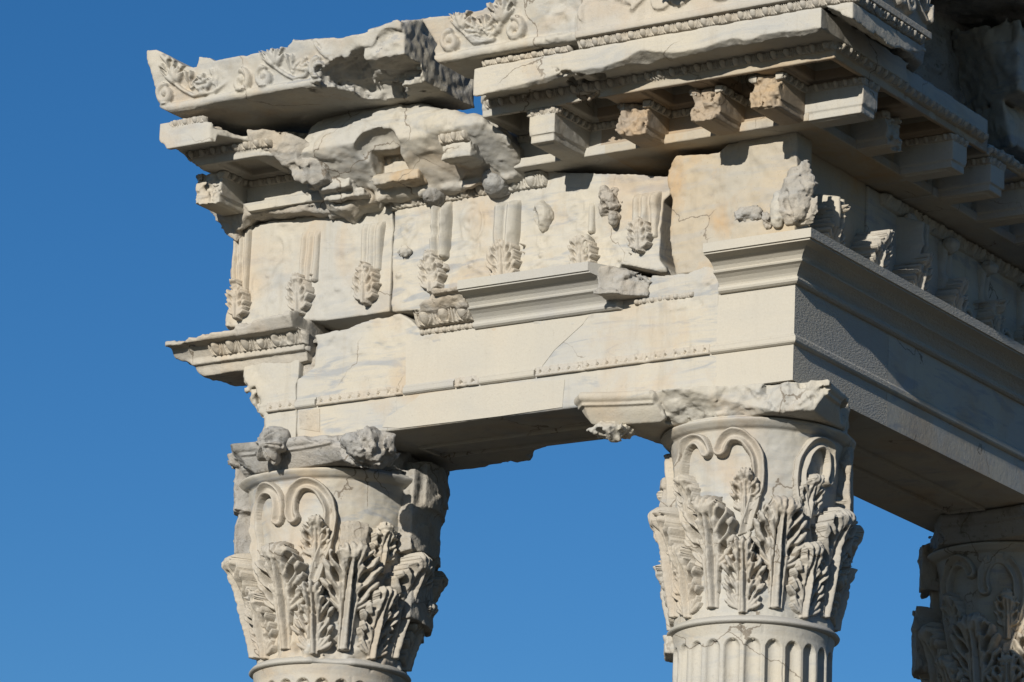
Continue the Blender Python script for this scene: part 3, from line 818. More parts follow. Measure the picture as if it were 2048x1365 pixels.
# broken end of the crown, sloping back
def fce(g):
    c0, c1 = xx(1222, 560, -.1), xx(1300, 575, -.05)
    d = g.box(c0-.06, c1+.25, -.19, .1, .60, .78)
    n = g.chips(.14, 45, 4)
    d = np.maximum(d, (g.X-c0)*.70-(g.Y+.16)*.72+(g.Z-.6)*.10-.03+.02*n)
    d = np.maximum(d, (g.Z-.80)*.82+(g.X-c0)*.50+.012*n)
    d = np.maximum(d, (g.Z-.60)*.3-(g.Y+.12)*.95-.05+.35*(g.X-c0)+.01*n)
    return d+.004*n
rock('crown_stump', M['rough'], (xx(1222, 560, -.1)-.1, -.22, .57), (xx(1300, 575, -.05)+.3, .12, .80), .008, fce, mb)

# left end block
lb = empty('architrave_block', (-3.7, .5, 0), 'short architrave block at the far left end, ragged, its egg-and-dart crown jutting out', 'stone beam', 'architrave blocks')
def flb(g):
    P = XZ([(468, 690), (476, 752), (486, 780), (500, 812), (508, 845), (520, 880), (593, 885), (592, 770), (600, 750), (606, 700), (600, 640), (585, 636), (470, 655)], 0)
    d = np.maximum(np.maximum(g.pXZ(P), -g.Y-np.where(g.Z > .25, .004, 0.0)), g.Y-.95)
    d = np.maximum(d, -g.Z)
    n = g.chips(.17, 21, 4, .6)
    xe = U(532, 800, 1, 0)[0]
    d = np.maximum(d, (-(g.X-xe)*.80-(g.Y-.0)*.60-(g.Z-.16)*.36-.012)+.030*n)
    return d+.006*n*np.clip(((xe+.10)-g.X)*8, 0, 1)
rock('beam', M['old'], (-4.1, -.03, -.012), (xl-.003, .97, .64), .009, flb, lb)
mid_carved(xx(535, 820), xl-.003, lb, 12)
def flc(g):
    pf = [(-.30, .500), (.0, .50), (.02, .557), (.05, .56), (.05, .60), (.07, .63), (.10, .66), (.17, .668), (.19, .70), (.21, .735), (.20, .775), (.12, .79), (-.30, .80)]
    d = g.pYZ([(-o, z) for o, z in pf])
    d = np.maximum(d, np.maximum(-4.33-g.X, g.X-(xx(590, 650, -.15))))
    n = g.chips(.20, 33, 4)
    d = smax(d, -(g.X+4.27)*.86+.015*n, .02)      # ragged outer end
    d = smax(d, (g.Z-.745)*.9-(g.X+3.40)*.10+.012*n-.01, .02)           # worn top falling to the left
    d = smax(d, -(g.X+4.16)*.55-(g.Z-.54)*.75-.0+.012*n, .015)
    return d+.004*n
rock('crown_moulding', M['carved'], (-4.36, -.28, .42), (-3.25, .34, .84), .0085, flc, lb, 'crown with worn top and jutting left end')
eggs('egg_and_dart', (-4.02, -.052, .592), (1, 0, 0), (0, -1, 0), .70, .085, 6.3, .042, .045, lb, wear=.30, seed=15)
bead_strip('bead_moulding', -4.02, -3.32, .556, -.018, .034, lb, 7, .35)
def few(g):
    n = g.chips(.1, 88, 4)
    return smax(g.box(-3.42, -3.26, -.16, .05, .26, .62), (g.X+3.34)*.8-(g.Z-.45)*.5-(g.Y+.1)*.6-.05, .02)+.02*n
# pale seam stone between the left blocks
rock('broken_joint', M['rough'], (-3.5, -.06, .30), (-3.2, .3, .66), .008, lambda g: np.maximum(g.box(-3.44, -3.24, .05, .28, .32, .62)+.02*g.chips(.12, 4, 3), -1), lb)

# ------------------------------------------------------------------ frieze
def flat_leaf(name, x, z, w_, h_, dep, curl, seed, parent, y=0.0, face='front', brk=.35, mat=None):
    if face == 'front': pos = lambda s, t, h: [x+s, y-h+0*s, z+t]
    else: pos = lambda s, t, h: [y+h+0*s, x+s, z+t]
    return leaf(name, pos, w_, h_, dep, curl, seed, parent, mat, .004, brk)
def pl_box(parent, px, x_, y=0.0, mat=None, ribs=3, dep=.035, name='pilaster_strip'):
    # a slender reeded strip: px = (x left, x right, y top, y bottom) in photograph pixels
    a, b, t, bt = px; x0 = xx(a, (t+bt)/2, y); x1 = xx(b, (t+bt)/2, y)
    z1 = float(U((a+b)/2, t, 1, y)[2]); z0 = float(U((a+b)/2, bt, 1, y)[2])
    return strip(parent, x0, x1, z0, z1, y, mat, ribs, dep, name)
def strip(parent, x0, x1, z0, z1, y, mat=None, ribs=3, dep=.035, name='pilaster_strip', face='front', seed=3):
    W_, H_ = x1-x0, z1-z0
    def hf(u, v):
        r = np.clip(1-np.abs(((u*ribs) % 1)-.5)/.40, 0, 1)**.5
        nz = lat([np.linspace(0, W_, u.shape[0]), np.linspace(0, H_, u.shape[1])], .07, seed+int(abs(x0)*37))
        h = dep*(.45+.55*r)*np.clip((1-v)*6+.15, 0, 1)+.008*nz-.035*np.clip(nz-.55, 0, 1)
        return np.where((u <= 0) | (u >= 1) | (v <= 0) | (v >= 1), -.02, h)
    fp = frame_pos((x0, y, z0), (1, 0, 0), (0, 0, 1), (0, -1, 0), W_, H_) if face == 'front' else frame_pos((y, x0, z0), (0, 1, 0), (0, 0, 1), (1, 0, 0), W_, H_)
    return relief(name, mat or M['old'], fp, max(14, int(W_/.005)), max(20, int(H_/.008)), hf, parent, -.02)
def lump(name, parent, c, r, seed, mat=None, amp=.25, h=.006, holes=0):
    r = np.array(r, float); c = np.array(c, float)
    def f(g):
        d = g.ell(c, r)+min(r)*amp*(.9*g.fbm(max(r)*.9, seed, 4, .55)+.45*g.facets(max(r)*.75, seed+1))
        rs = np.random.RandomState(seed)
        for k in range(holes):
            q = c+np.array([rs.uniform(-.6, .6)*r[0], -r[1]*.9, rs.uniform(-.7, .3)*r[2]])
            d = np.maximum(d, -g.ell(q, (r[0]*.22, r[1]*.6, r[2]*.22)))
        return d
    return rock(name, mat or M['lichen'], c-r*1.6, c+r*1.6, h, f, parent)
def plump(name, parent, px, py, rx, rz, ry, seed, y=0.0, **k):
    p = U(px, py, 1, y); return lump(name, parent, (p[0], y-ry*.35, p[2]), (rx, ry, rz), seed, **k)

# left frieze block
f1 = empty('frieze_block', (-3.3, .4, .8), 'left frieze block with worn pilasters and leaf brackets, its outer corner rounded off', 'carved block', 'frieze blocks')
F1P = [(484, 441), (500, 431), (590, 428), (668, 434), (690, 414), (740, 404), (783, 402), (784, 600), (782, 622), (700, 638), (640, 642), (598, 640), (588, 650), (440, 655), (447, 600), (458, 575), (455, 540), (464, 500), (478, 455)]
def ff1(g):
    n = g.chips(.16, 61, 4)
    d = np.maximum(g.pXZ(XZ(F1P, 0)), np.maximum(-g.Y, g.Y-.85))
    sc = g.Z*0+.0
    rel = np.zeros((len(g.ax[0]), 1, len(g.ax[2])), np.float32)
    # raised frame along the left and the top
    fr = poly2(g.ax[0][:, None], g.ax[2][None, :], XZ([(486, 450), (500, 440), (640, 436), (640, 446), (515, 455), (507, 465), (503, 520), (505, 585), (490, 585), (488, 520)], 0))[:, None, :]
    rel = rel+.022*np.clip(-fr/.012, 0, 1)
    for px, py, rw in ((535, 550, .022), (565, 548, .02), (545, 597, .03), (665, 530, .018), (695, 528, .02), (676, 575, .035), (800, 552, .03)):
        p = U(px, py, 1, 0); rr = np.sqrt((g.X-p[0])**2+((g.Z-p[2])*1.2)**2); rel = rel+.020*np.clip(1-(rr/rw)**2, 0, 1)
    # shallow ghost of a garland
    p = U(545, 500, 1, 0); rr = np.sqrt((g.X-p[0])**2+((g.Z-p[2])*.85)**2); rel = rel+.012*np.exp(-((rr-.085)/.012)**2)*(g.X > p[0])
    p = U(700, 480, 1, 0); rr = np.sqrt((g.X-p[0])**2+((g.Z-p[2])*1.1)**2); rel = rel+.008*np.exp(-((rr-.09)/.008)**2)*(g.Z < p[2])
    A_, B_ = g.ax[0][:, None], g.ax[2][None, :]
    for px, py, m_ in ((545, 520, 1), (680, 510, -1), (700, 560, 1)):
        p = U(px, py, 1, 0); dd = seg_d(A_, B_, spiral(p[0], p[2], .085, 1.2, m_, 1.0, [(p[0]-.16*m_, p[2]-.20), (p[0]-.02*m_, p[2]-.13)]))[:, None, :]
        rel = np.maximum(rel, .006*np.sqrt(np.clip(1-(dd/.014)**2, 0, 1)))
    wn = np.clip(g.n2(.22, 91)*1.5-.3, 0, 1)
    front = -g.Y-rel*(1-.8*wn)+.010*g.n2(.13, 5)+.004*g.n2(.03, 6)+.010*wn
    d = np.maximum(d, front)
    # wear at the outer corner and top
    xe = U(470, 520, 1, 0)[0]
    d = smax(d, -(g.X-xe)*.80-g.Y*.60-.02+.012*n, .03)
    d = smax(d, (g.Z-1.40)*.9-g.Y*.43-.012+.012*n, .02)
    return d+.004*n*np.clip((g.Z-1.38)*12, 0, 1)
rock('block', M['old'], (-4.08, -.06, .74), (xx(784, 500)-.003, .87, 1.50), .0085, ff1, f1)
for px, s in (((468, 502, 452, 585), 1), ((602, 640, 462, 566), 2), ((724, 766, 445, 545), 3)):
    pl_box(f1, px, 0, mat=M['old'], dep=.040)
for k, (px, py, ww, hh, sd_) in enumerate(((480, 642, .17, .24, 71), (604, 632, .20, .24, 72), (736, 612, .20, .25, 73))):
    p = U(px, py, 1, 0); flat_leaf('leaf_bracket', p[0], p[2], ww*1.05, hh*1.05, .032, .075, sd_, f1, brk=.2)
# middle frieze block
f2 = empty('frieze_block', (-1.9, .4, .8), 'long middle frieze block with two knob-headed candelabra, an egg moulding and a split right end', 'carved block', 'frieze blocks')
F2P = [(786, 386), (1086, 338), (1130, 345), (1335, 352), (1338, 385), (1322, 400), (1318, 520), (1345, 552), (1300, 540), (1240, 528), (1232, 600), (786, 625)]
def ff2(g):
    n = g.chips(.16, 161, 4)
    d = np.maximum(g.pXZ(XZ(F2P, 0)), g.Y-.85)
    rel = np.zeros((len(g.ax[0]), 1, len(g.ax[2])), np.float32)
    for px, py, rw in ((940, 532, .022), (1085, 512, .025), (815, 515, .02), (800, 552, .03), (1240, 520, .02)):
        p = U(px, py, 1, 0); rr = np.sqrt((g.X-p[0])**2+((g.Z-p[2])*1.2)**2); rel = rel+.020*np.clip(1-(rr/rw)**2, 0, 1)
    for px, py, a, b in ((945, 445, .08, .13), (955, 450, .05, .09)):
        p = U(px, py, 1, 0); rr = np.sqrt(((g.X-p[0])/a)**2+((g.Z-p[2])/b)**2); rel = rel+.007*np.exp(-((rr-1)/.10)**2)
    A_, B_ = g.ax[0][:, None], g.ax[2][None, :]
    for px, py, m_ in ((945, 440, 1), (945, 500, -1), (1095, 480, 1), (1150, 420, -1), (1225, 500, 1), (822, 460, 1)):
        p = U(px, py, 1, 0); dd = seg_d(A_, B_, spiral(p[0], p[2], .080, 1.3, m_, 1.0, [(p[0]-.15*m_, p[2]-.18), (p[0]-.02*m_, p[2]-.12)]))[:, None, :]
        rel = np.maximum(rel, .0065*np.sqrt(np.clip(1-(dd/.014)**2, 0, 1)))
    wn = np.clip(g.n2(.22, 95)*1.5-.3, 0, 1)
    front = -g.Y-rel*(1-.8*wn)+.010*g.n2(.13, 15)+.004*g.n2(.03, 16)+.010*wn
    d = np.maximum(d, front)
    d = smax(d, -(g.Z-.80)*.85-g.Y*.5-.05+.02*n-.5*(g.X < -1.15), .02)
    x1 = U(1335, 440, 1, 0)[0]
    d = smax(d, (g.X-x1)*.9-g.Y*.12-.0+.010*n, .01)
    return d+.003*n*np.clip((g.Z-1.37)*12, 0, 1)
rock('block', M['veined'], (xx(784, 500)+.002, -.06, .66), (xx(1350, 480), .87, 1.50), .0085, ff2, f2)
za = float(U(940, 385, 1, -.02)[2])
xq0, xq1 = xx(778, 395, -.03), xx(1088, 350, -.03)
eggs('egg_and_dart', (xq0, -.012, 1.365), (1, 0, 0), (0, -1, 0), xq1-xq0, .085, 9.3, .034, .022, f2, mat=M['old'], wear=.42, seed=25, res=.004)
for nm, px in (('candelabrum_shaft', (868, 903, 404, 520)), ('candelabrum_shaft', (992, 1040, 402, 500)), ('pilaster_strip', (1266, 1318, 385, 480))):
    pl_box(f2, px, 0, mat=M['old'], dep=.080 if nm[0] == 'c' else .045, name=nm, ribs=2 if nm[0] == 'c' else 3)
for nm, px, py, rx, rz, ry, sd_, hl in (('knob', 880, 398, .062, .065, .10, 1, 0), ('knob', 1003, 374, .085, .080, .12, 2, 0)):
    plump(nm, f2, px, py, rx, rz, ry, sd_, mat=M['lichen'], amp=.16, holes=hl)
for px, py, ww, hh, sd_ in ((868, 590, .19, .25, 74), (1012, 570, .24, .25, 75), (1170, 548, .20, .20, 76), (1285, 508, .18, .20, 77)):
    p = U(px, py, 1, 0); flat_leaf('leaf_bracket', p[0], p[2], ww*1.05, hh*1.05, .032, .070, sd_, f2, brk=.2)
for px, py, rx, rz, ry, sd_ in ((1182, 495, .03, .07, .06, 33),):
    plump('leaf_stump', f2, px, py, rx, rz, ry, sd_, mat=M['old'], amp=.14)
rock('shell_boss', M['old'], U(1088, 432, 1, 0)-np.array((.12, .14, .14)), U(1088, 432, 1, 0)+np.array((.12, .06, .14)), .006, lambda g: (lambda p: smax(smax(g.ell((p[0], 0, p[2]), (.065, .085, .10)), -g.ell((p[0]-.05, -.06, p[2]-.03), (.05, .06, .07)), .01), (g.X-p[0])*-.6-(g.Z-p[2])*.5-.055, .01)+.008*g.fbm(.06, 4, 3)+.006*g.facets(.06, 3))(U(1088, 432, 1, 0)), f2)
plump('animal_boss', f2, 1222, 405, .072, .085, .075, 35, mat=M['rough'], amp=.42, holes=1)
plump('animal_boss', f2, 1232, 440, .03, .045, .05, 36, mat=M['rough'], amp=.26)
plump('flower_boss', f2, 814, 506, .045, .022, .03, 37, mat=M['old'], amp=.9)
strip(f2, xx(1178, 440), xx(1190, 440), float(U(1184, 468, 1, 0)[2]), float(U(1184, 405, 1, 0)[2]), 0, M['old'], 1, .03)
# corner frieze block
f3 = empty('frieze_block', (-.4, .4, .8), 'blank corner frieze block, face dressed off, with a scarred boss at its right edge', 'carved block', 'frieze blocks')
F3P = [(1336, 340), (1356, 313), (1438, 306), (1456, 287), (1520, 275), (1600, 262), (1600, 600), (1450, 600), (1425, 540), (1350, 550), (1340, 470), (1346, 400), (1336, 372)]
def ff3(g):
    n = g.chips(.14, 261, 4)
    d = np.maximum(g.pXZ(XZ(F3P, 0)), g.Y-1.0)
    front = -g.Y+.006*g.n2(.05, 35)+.007*g.n2(.16, 36)+.003*g.n2(.02, 37)
    d = np.maximum(d, front)
    side = g.X+.012+.006*g.n(.12, 38)+.10*np.clip((g.Y-.16-.02*g.n(.08, 39))*30, 0, 1)
    d = smax(d, side, .006)
    # chipped upright corner
    d = smax(d, (g.X*.72-g.Y*.69)-.0+.030*n-.018-.06*(g.Z > 1.27)*0, .012)
    for px, py, a, b in ((1498, 428, .07, .035), (1535, 440, .03, .05)):
        p = U(px, py, 1, 0); q = ((g.X-p[0])/a)**2+((g.Z-p[2])/b)**2; d = d-.02*np.clip(1.2-q, 0, 1)*(g.Y < .05)*np.ones_like(d)
    return d+.004*n*np.clip(1-(g.X+.85)*10, 0, 1)
rock('block', M['ochre'], (xx(1334, 400), -.05, .68), (.03, 1.02, 1.47), .0085, ff3, f3)
rock('boss', M['rough'], (-.22, -.16, .86), (.16, .2, 1.30), .0065, lambda g: smax(g.ell((-.01, .0, 1.07), (.115, .075, .165)), -(g.ell((-.03, -.09, 1.02), (.03, .05, .09))), .01)+.013*g.chips(.16, 5, 4)+.010*g.fbm(.15, 9, 3), f3)
plump('boss', f3, 1560, 420, .05, .10, .05, 52, mat=M['old'], amp=.20)
plump('boss', f3, 1498, 428, .065, .03, .03, 53, mat=M['rough'], amp=.75)
plump('boss', f3, 1538, 442, .028, .045, .035, 54, mat=M['rough'], amp=.6)
# side frieze
f4 = empty('frieze_block', (-.4, 3, .8), 'shaded side frieze above the long crown, leaf brackets catching sun at their tips', 'carved block', 'frieze blocks')
def ff4(g):
    d = np.maximum(g.box(-.85, 0, 1.0, 6.2, .79, 1.44), g.X+.10+.010*g.n(.25, 41)+.004*g.n(.06, 42))
    for yy in (1.62, 2.95, 4.3):
        d = np.maximum(d, .008-np.abs(g.Y-yy)+.002*g.n(.05, 6)+.0*g.X-.02*(g.X < -.2))
    return d
rock('block', M['veined'], (-.86, .99, .78), (.03, 6.22, 1.46), .014, ff4, f4)
def fband(o, Ln, hh):
    pass
eggs('egg_and_dart', (-.095, 1.15, 1.365), (0, 1, 0), (1, 0, 0), 5.0, .075, 46, .030, .028, f4, mat=M['old'], wear=.35, seed=26, res=.005)
ys = [.40, .92, 1.42, 1.95, 2.45, 2.98, 3.5]
for k, yy in enumerate(ys):
    pr_ = f3 if k < 1 else f4
    strip(pr_, yy-.055, yy+.055, .98, 1.36 if k > 1 else (1.20, 1.10)[k], -.10, M['old'], 2, .05 if k > 2 else .17, 'pilaster_strip', 'side')
    flat_leaf('leaf_bracket', yy, .79, .25, .34, .065, .15 if k < 3 else .10, 81+k % 4, pr_, -.10, 'side', .30 if k else .5)
    if k > 1:
        lump('knob', pr_, (-.05, yy, 1.33), (.055, .045, .05), 290+k, M['old'], .16)
for k, yy in enumerate([2.2, 2.72, 3.24]):
    th = np.linspace(0, 4.6*math.pi, 60); rr_ = .085*np.exp(-th*.13)
    tube('scroll', M['old'], [(-.07, yy+r_*math.cos(a), .94+r_*math.sin(a)) for a, r_ in zip(th, rr_)], np.linspace(.022, .008, 60), f4, 8)

# ------------------------------------------------------------------ cornice
CORN = [(-9, 1.453), (.143, 1.453), (.143, 1.510), (.118, 1.514), (.105, 1.53), (.105, 1.60), (.115, 1.61), (.50, 1.655), (.505, 1.695), (.515, 1.70), (.515, 1.735), (.560, 1.745), (.700, 1.745), (.712, 1.700), (.748, 1.695), (.748, 1.865), (-9, 1.865)]
CORN[6:8] = [(.105, 1.655), (.500, 1.655)]
def modillion_boxes(c, y0=-.49, y1=-.09, wdt=.086, z0=1.455, face='front'):
    # console: main block, set-back lower strip, cyma end
    if face == 'front':
        return [(c-wdt, c+wdt, y0, y1, z0+.045, 1.652), (c-wdt+.008, c+wdt-.008, y0+.012, y1, z0-.0, z0+.043), (c-wdt+.03, c+wdt-.03, y0+.05, y1-.05, z0-.008, z0+.01)]
    return [(-y1, -y0, c-wdt, c+wdt, z0+.045, 1.652), (-y1, -y0-.012, c-wdt+.008, c+wdt-.008, z0, z0+.043), (-y1+.05, -y0-.05, c-wdt+.03, c+wdt-.03, z0-.008, z0+.01)]
def modillion(parent, c, mat, y0=-.49, face='front', seed=1, broken=0.0, egg=True, wear=.2):
    bl = modillion_boxes(c, y0, face=face)
    lo = np.array([min(b[i] for b in bl) for i in (0, 2, 4)])-.03; hi = np.array([max(b[i] for b in bl) for i in (1, 3, 5)])+.03
    def f(g):
        d = np.minimum(np.minimum(g.box(*bl[0]), g.box(*bl[1])), g.box(*bl[2]))
        # sunk channel on the underside
        n = g.chips(.10, seed*7+3, 4, .6)
        d = d+.0012*g.n(.03, seed)
        if broken > 0:
            t = (-g.Y if face == 'front' else g.X)
            q = (g.X if face == 'front' else g.Y)
            d = smax(d, t-(-y0-broken)+(g.Z-1.55)*.22+(q-c)*.15+.030*n, .006)
        else:
            t = (-g.Y if face == 'front' else g.X)
            d = smax(d, t-(-y0)+(1.50-g.Z)*.25+.006*n, .006)
        return d
    o = rock('modillion', mat, lo, hi, .0065, f, parent)
    if egg:
        wd = .094; ylen = (-y0-broken-.10)
        if face == 'front':
            eggs('egg_and_dart', (c+wd-.004, y0+broken, 1.612), (0, 1, 0), (1, 0, 0), ylen, .042, max(2, ylen/.062), .020, .012, o, wear=wear, seed=seed)
            eggs('egg_and_dart', (c-wd+.004, -.105, 1.612), (0, -1, 0), (-1, 0, 0), ylen, .042, max(2, ylen/.062), .020, .012, o, wear=wear, seed=seed+1)
            if broken < .03: eggs('egg_and_dart', (c-wd, y0+.006, 1.612), (1, 0, 0), (0, -1, 0), 2*wd, .042, 3, .020, .012, o, wear=wear, seed=seed+2)
        else:
            if broken < .03: eggs('egg_and_dart', (-y0-.006, c-wd, 1.612), (0, 1, 0), (1, 0, 0), 2*wd, .042, 3, .020, .012, o, wear=wear, seed=seed+2)
            eggs('egg_and_dart', (.105, c-wd+.004, 1.612), (1, 0, 0), (0, -1, 0), ylen, .042, max(2, ylen/.062), .020, .012, o, wear=wear, seed=seed+3)
    return o
def coffer_cut(g, c, face='front', a0=.16, a1=.45, hw=.125, zt=1.79):
    if face == 'front': b1 = g.box(c-hw, c+hw, -a1, -a0, 1.64, zt); b2_ = g.box(c-hw-.03, c+hw+.03, -a1-.02, -a0+.02, 1.64, 1.672)
    else: b1 = g.box(a0, a1, c-hw, c+hw, 1.64, zt); b2_ = g.box(a0-.02, a1+.02, c-hw-.03, c+hw+.03, 1.64, 1.672)
    return np.minimum(b1, b2_)
# corner cornice, wraps round the building
k3 = empty('cornice_block', (-.5, 0, 1.5), 'big corner cornice block with projecting ledge, broken lower lip and square modillions, topped by scrollwork', 'cornice', 'cornice blocks')
xk = xx(1028, 315, -.143)
mods = [xx(1083, 260, -.49), xx(1262, 260, -.38), xx(1410, 235, -.40), xx(1532, 170, -.44)]
cof = [(mods[0]-.235), (mods[0]+mods[1])/2, (mods[1]+mods[2])/2+.02, (mods[2]+mods[3])/2+.01, mods[3]+.28]
lip = XZ([(935, 207), (975, 184), (1040, 171), (1100, 153), (1125, 146), (1158, 140), (1200, 138), (1217, 131), (1277, 103), (1340, 107), (1386, 102), (1427, 90), (1464, 76), (1485, 82), (1499, 77), (1560, 65), (1603, 60), (1640, 52), (1706, 38), (1760, 60)], -.748)
lipx = np.array([p[0] for p in lip]); lipz = np.array([p[1] for p in lip])
slip = YZ([(1706, 38), (1745, 65), (1790, 95), (1830, 105), (1862, 105), (1900, 100)], .748)
sly = np.array([p[0] for p in slip]); slz = np.array([p[1] for p in slip])
def fk3(g):
    d = g.prof(CORN)
    d = np.maximum(d, np.maximum(-g.X+xk+.10*np.clip((-g.Y-.52)*12, 0, 1), g.Y-1.35))
    for c in cof: d = np.maximum(d, -coffer_cut(g, c))
    for c in (.27, .75, 1.22): d = np.maximum(d, -coffer_cut(g, c, 'side'))
    n = g.chips(.16, 361, 4, .55); nf = g.n2(.05, 44); lf = g.facets(.16, 366)
    zl = np.interp(g.ax[0], lipx, lipz)[:, None, None]
    rise = 1.0
    # broken lip: surface rising from the traced edge inward
    cutf = (zl+.006*nf-(g.Y+.748)*(-.0)-g.Z)*.80
    cutf = np.maximum(-((g.Z-zl)*.80+(-g.Y-.748)*.0), -9)
    lipcut = np.minimum(zl-g.Z+.003*nf-.50*(g.Y+.748), (-g.Y-.50)+.02*n)      # >0 inside removed wedge
    d = np.maximum(d, np.where(g.X < .76, np.minimum(lipcut+.008*lf+.003*n, -g.Y-.53), -1)*.85)
    zs_ = np.interp(g.ax[1], sly, slz)[None, :, None]
    sc = np.minimum(zs_-g.Z-.55*(.748-g.X)*-1.0+.010*n, g.X-.55)
    d = np.maximum(d, sc*.85)
    # missing chunks of the coffer plate
    e1 = U(1190, 175, 1, -.5)[0]
    d = np.maximum(d, -(g.ell((e1-.03, -.62, 1.70), (.10, .20, .07))+.03*n))
    e2 = U(1380, 165, 1, -.5)[0]
    # ragged left end
    d = smax(d, (xk+.0-g.X)*.95+.008*n, .01)
    # side corona broken away further back
    yb = .30
    d = np.maximum(d, np.minimum((g.Y-yb)*.8+(g.X-.5)*.6+.035*n, g.X-.50))
    return d+.0015*g.n(.04, 9)
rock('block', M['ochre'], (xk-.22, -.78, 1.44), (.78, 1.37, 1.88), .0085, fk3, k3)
for i, c in enumerate(mods):
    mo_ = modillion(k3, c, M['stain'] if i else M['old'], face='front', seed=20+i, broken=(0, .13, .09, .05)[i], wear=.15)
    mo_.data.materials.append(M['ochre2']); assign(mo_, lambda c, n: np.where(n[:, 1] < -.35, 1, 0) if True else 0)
modillion(k3, -.06, M['old'], face='side', seed=31, wear=.3)
for i, c in enumerate((.50, 1.02)):
    modillion(k3, c, M['old'], face='side', seed=33+i, broken=(.15, .0)[i])
bk3 = [o for o in k3.children if o.name.startswith('block')][0]
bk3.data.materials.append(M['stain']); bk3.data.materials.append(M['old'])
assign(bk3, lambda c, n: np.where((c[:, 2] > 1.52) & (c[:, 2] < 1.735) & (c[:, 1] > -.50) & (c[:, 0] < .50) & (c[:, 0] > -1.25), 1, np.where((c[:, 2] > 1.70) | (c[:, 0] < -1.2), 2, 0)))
# egg rows: under the ledge, on the back wall of each bay
eggs('egg_and_dart', (xk+.03, -.512, 1.697), (1, 0, 0), (0, -1, 0), .512-xk-.03, .045, (.512-xk-.03)/.082, .030, .020, k3, wear=.12, seed=61)
eggs('egg_and_dart', (.512, -.512, 1.697), (0, 1, 0), (1, 0, 0), 1.8, .045, 22, .030, .020, k3, wear=.2, seed=62)
edges = [xk]+[m for m in mods]+[.02]
for i in range(len(edges)-1):
    a, b = edges[i]+(.10 if i else 0), edges[i+1]-(.10 if i < 4 else 0)
    if b-a > .08: eggs('egg_and_dart', (a, -.112, 1.612), (1, 0, 0), (0, -1, 0), b-a, .042, max(2, (b-a)/.062), .02, .012, k3, wear=.2, seed=70+i)
# egg row and band above the ledge
xs3 = xx(1152, 95, -.77)
eggs('egg_and_dart', (xs3, -.742, 1.868), (1, 0, 0), (0, -1, 0), .742-xs3, .046, (.742-xs3)/.079, .026, .016, k3, wear=.02, seed=63)
eggs('egg_and_dart', (.742, -.742, 1.868), (0, 1, 0), (1, 0, 0), .80, .046, 10.1, .026, .016, k3, wear=.2, seed=64)
xs0 = xx(962, 122, -.75)
eggs('egg_and_dart', (xs0, -.735, 1.868), (1, 0, 0), (0, -1, 0), xs3-xs0-.06, .036, 7.5, .022, .006, k3, wear=.50, seed=65)
# cornice under the left sima stone
k1 = empty('cornice_block', (-3.6, 0, 1.5), 'shattered cornice block at the far left with one square coffer and a ledge stub', 'cornice', 'cornice blocks')
xk1 = -3.14
c1 = float(U(505, 338, 2, 1.66)[0]); 
def fk1(g):
    d = g.prof(CORN)
    d = np.maximum(d, np.maximum(-3.985-g.X, g.X-xk1))
    n = g.chips(.20, 461, 4, .58)
    d = np.maximum(d, -coffer_cut(g, c1, hw=.11, zt=1.715))
    # right of the ledge stub everything forward of a slanting break is gone
    xe = xx(418, 262, -.748)
    d = smax(d, np.minimum((g.X-xe)*.75+(-g.Y-.748)*.50+.0, -g.Y-.50)+.010*n, .012)
    d = smax(d, np.minimum((g.X-(c1+.26))*.85+(-g.Y-.50)*.45+(g.Z-1.62)*.35, -g.Y-.16)+.030*n, .02)
    # far left: the bed courses step back in, each broken off sooner than the one above
    d = smax(d, -(g.X+3.90)*.80-(g.Z-1.66)*.60-.0+.015*n, .012)
    d = smax(d, (1.50-g.Z)*.8-(g.X+3.55)*.55-.16+.02*n+.0*g.Y, .02)
    # worn top right
    d = smax(d, np.minimum((g.Z-1.84)*.85+(g.X+3.70)*.30+.015*n, -g.Y-.34+.02*n), .02)
    return d+.0025*n*np.clip((g.X+3.6)*5, 0, 1)
rock('block', M['old'], (-4.03, -.78, 1.42), (xk1+.02, .7, 1.88), .0085, fk1, k1)
modillion(k1, c1-.26, M['old'], seed=40, broken=.12, wear=.3)
def fbm_(g):
    d = g.pXZ(XZ([(538, 282), (566, 272), (604, 280), (645, 296), (650, 356), (622, 368), (600, 362), (580, 340), (560, 318), (542, 302)], -.34))
    n = g.chips(.20, 93, 4, .56)
    x0 = float(U(540, 320, 1, -.34)[0])
    d = smax(d, (-.50-g.Y)*.9-(g.X-x0)*-.30+(1.62-g.Z)*.35, .02)
    return np.maximum(d, g.Y-.1)+.016*n+.003*g.fbm(.04, 94, 2)
rock('broken_mass', M['rough'], (-3.75, -.62, 1.36), (-3.0, .14, 1.90), .008, fbm_, k1)
eggs('egg_and_dart', (c1-.17, -.112, 1.612), (1, 0, 0), (0, -1, 0), .34, .042, 5, .02, .012, k1, wear=.2, seed=75)
eggs('egg_and_dart', (-3.94, -.512, 1.697), (1, 0, 0), (0, -1, 0), .62, .045, 7.6, .030, .020, k1, wear=.22, seed=76)
eggs('egg_and_dart', (-3.90, -.742, 1.868-.042), (1, 0, 0), (0, -1, 0), .25, .042, 3.4, .020, .010, k1, wear=.15, seed=77)
rock('broken_bed', M['rough'], (-4.12, -.22, 1.10), (-3.0, .55, 1.50), .0085, lambda g: smax(np.maximum(g.pXZ(XZ([(385, 362), (420, 352), (700, 360), (700, 398), (668, 430), (590, 427), (500, 433), (484, 446), (476, 484), (456, 470), (440, 438), (414, 408), (408, 388)], -.08)), g.Y-.45), -.115-g.Y+(1.46-g.Z)*.35, .015)+.014*g.chips(.16, 91, 4), k1)
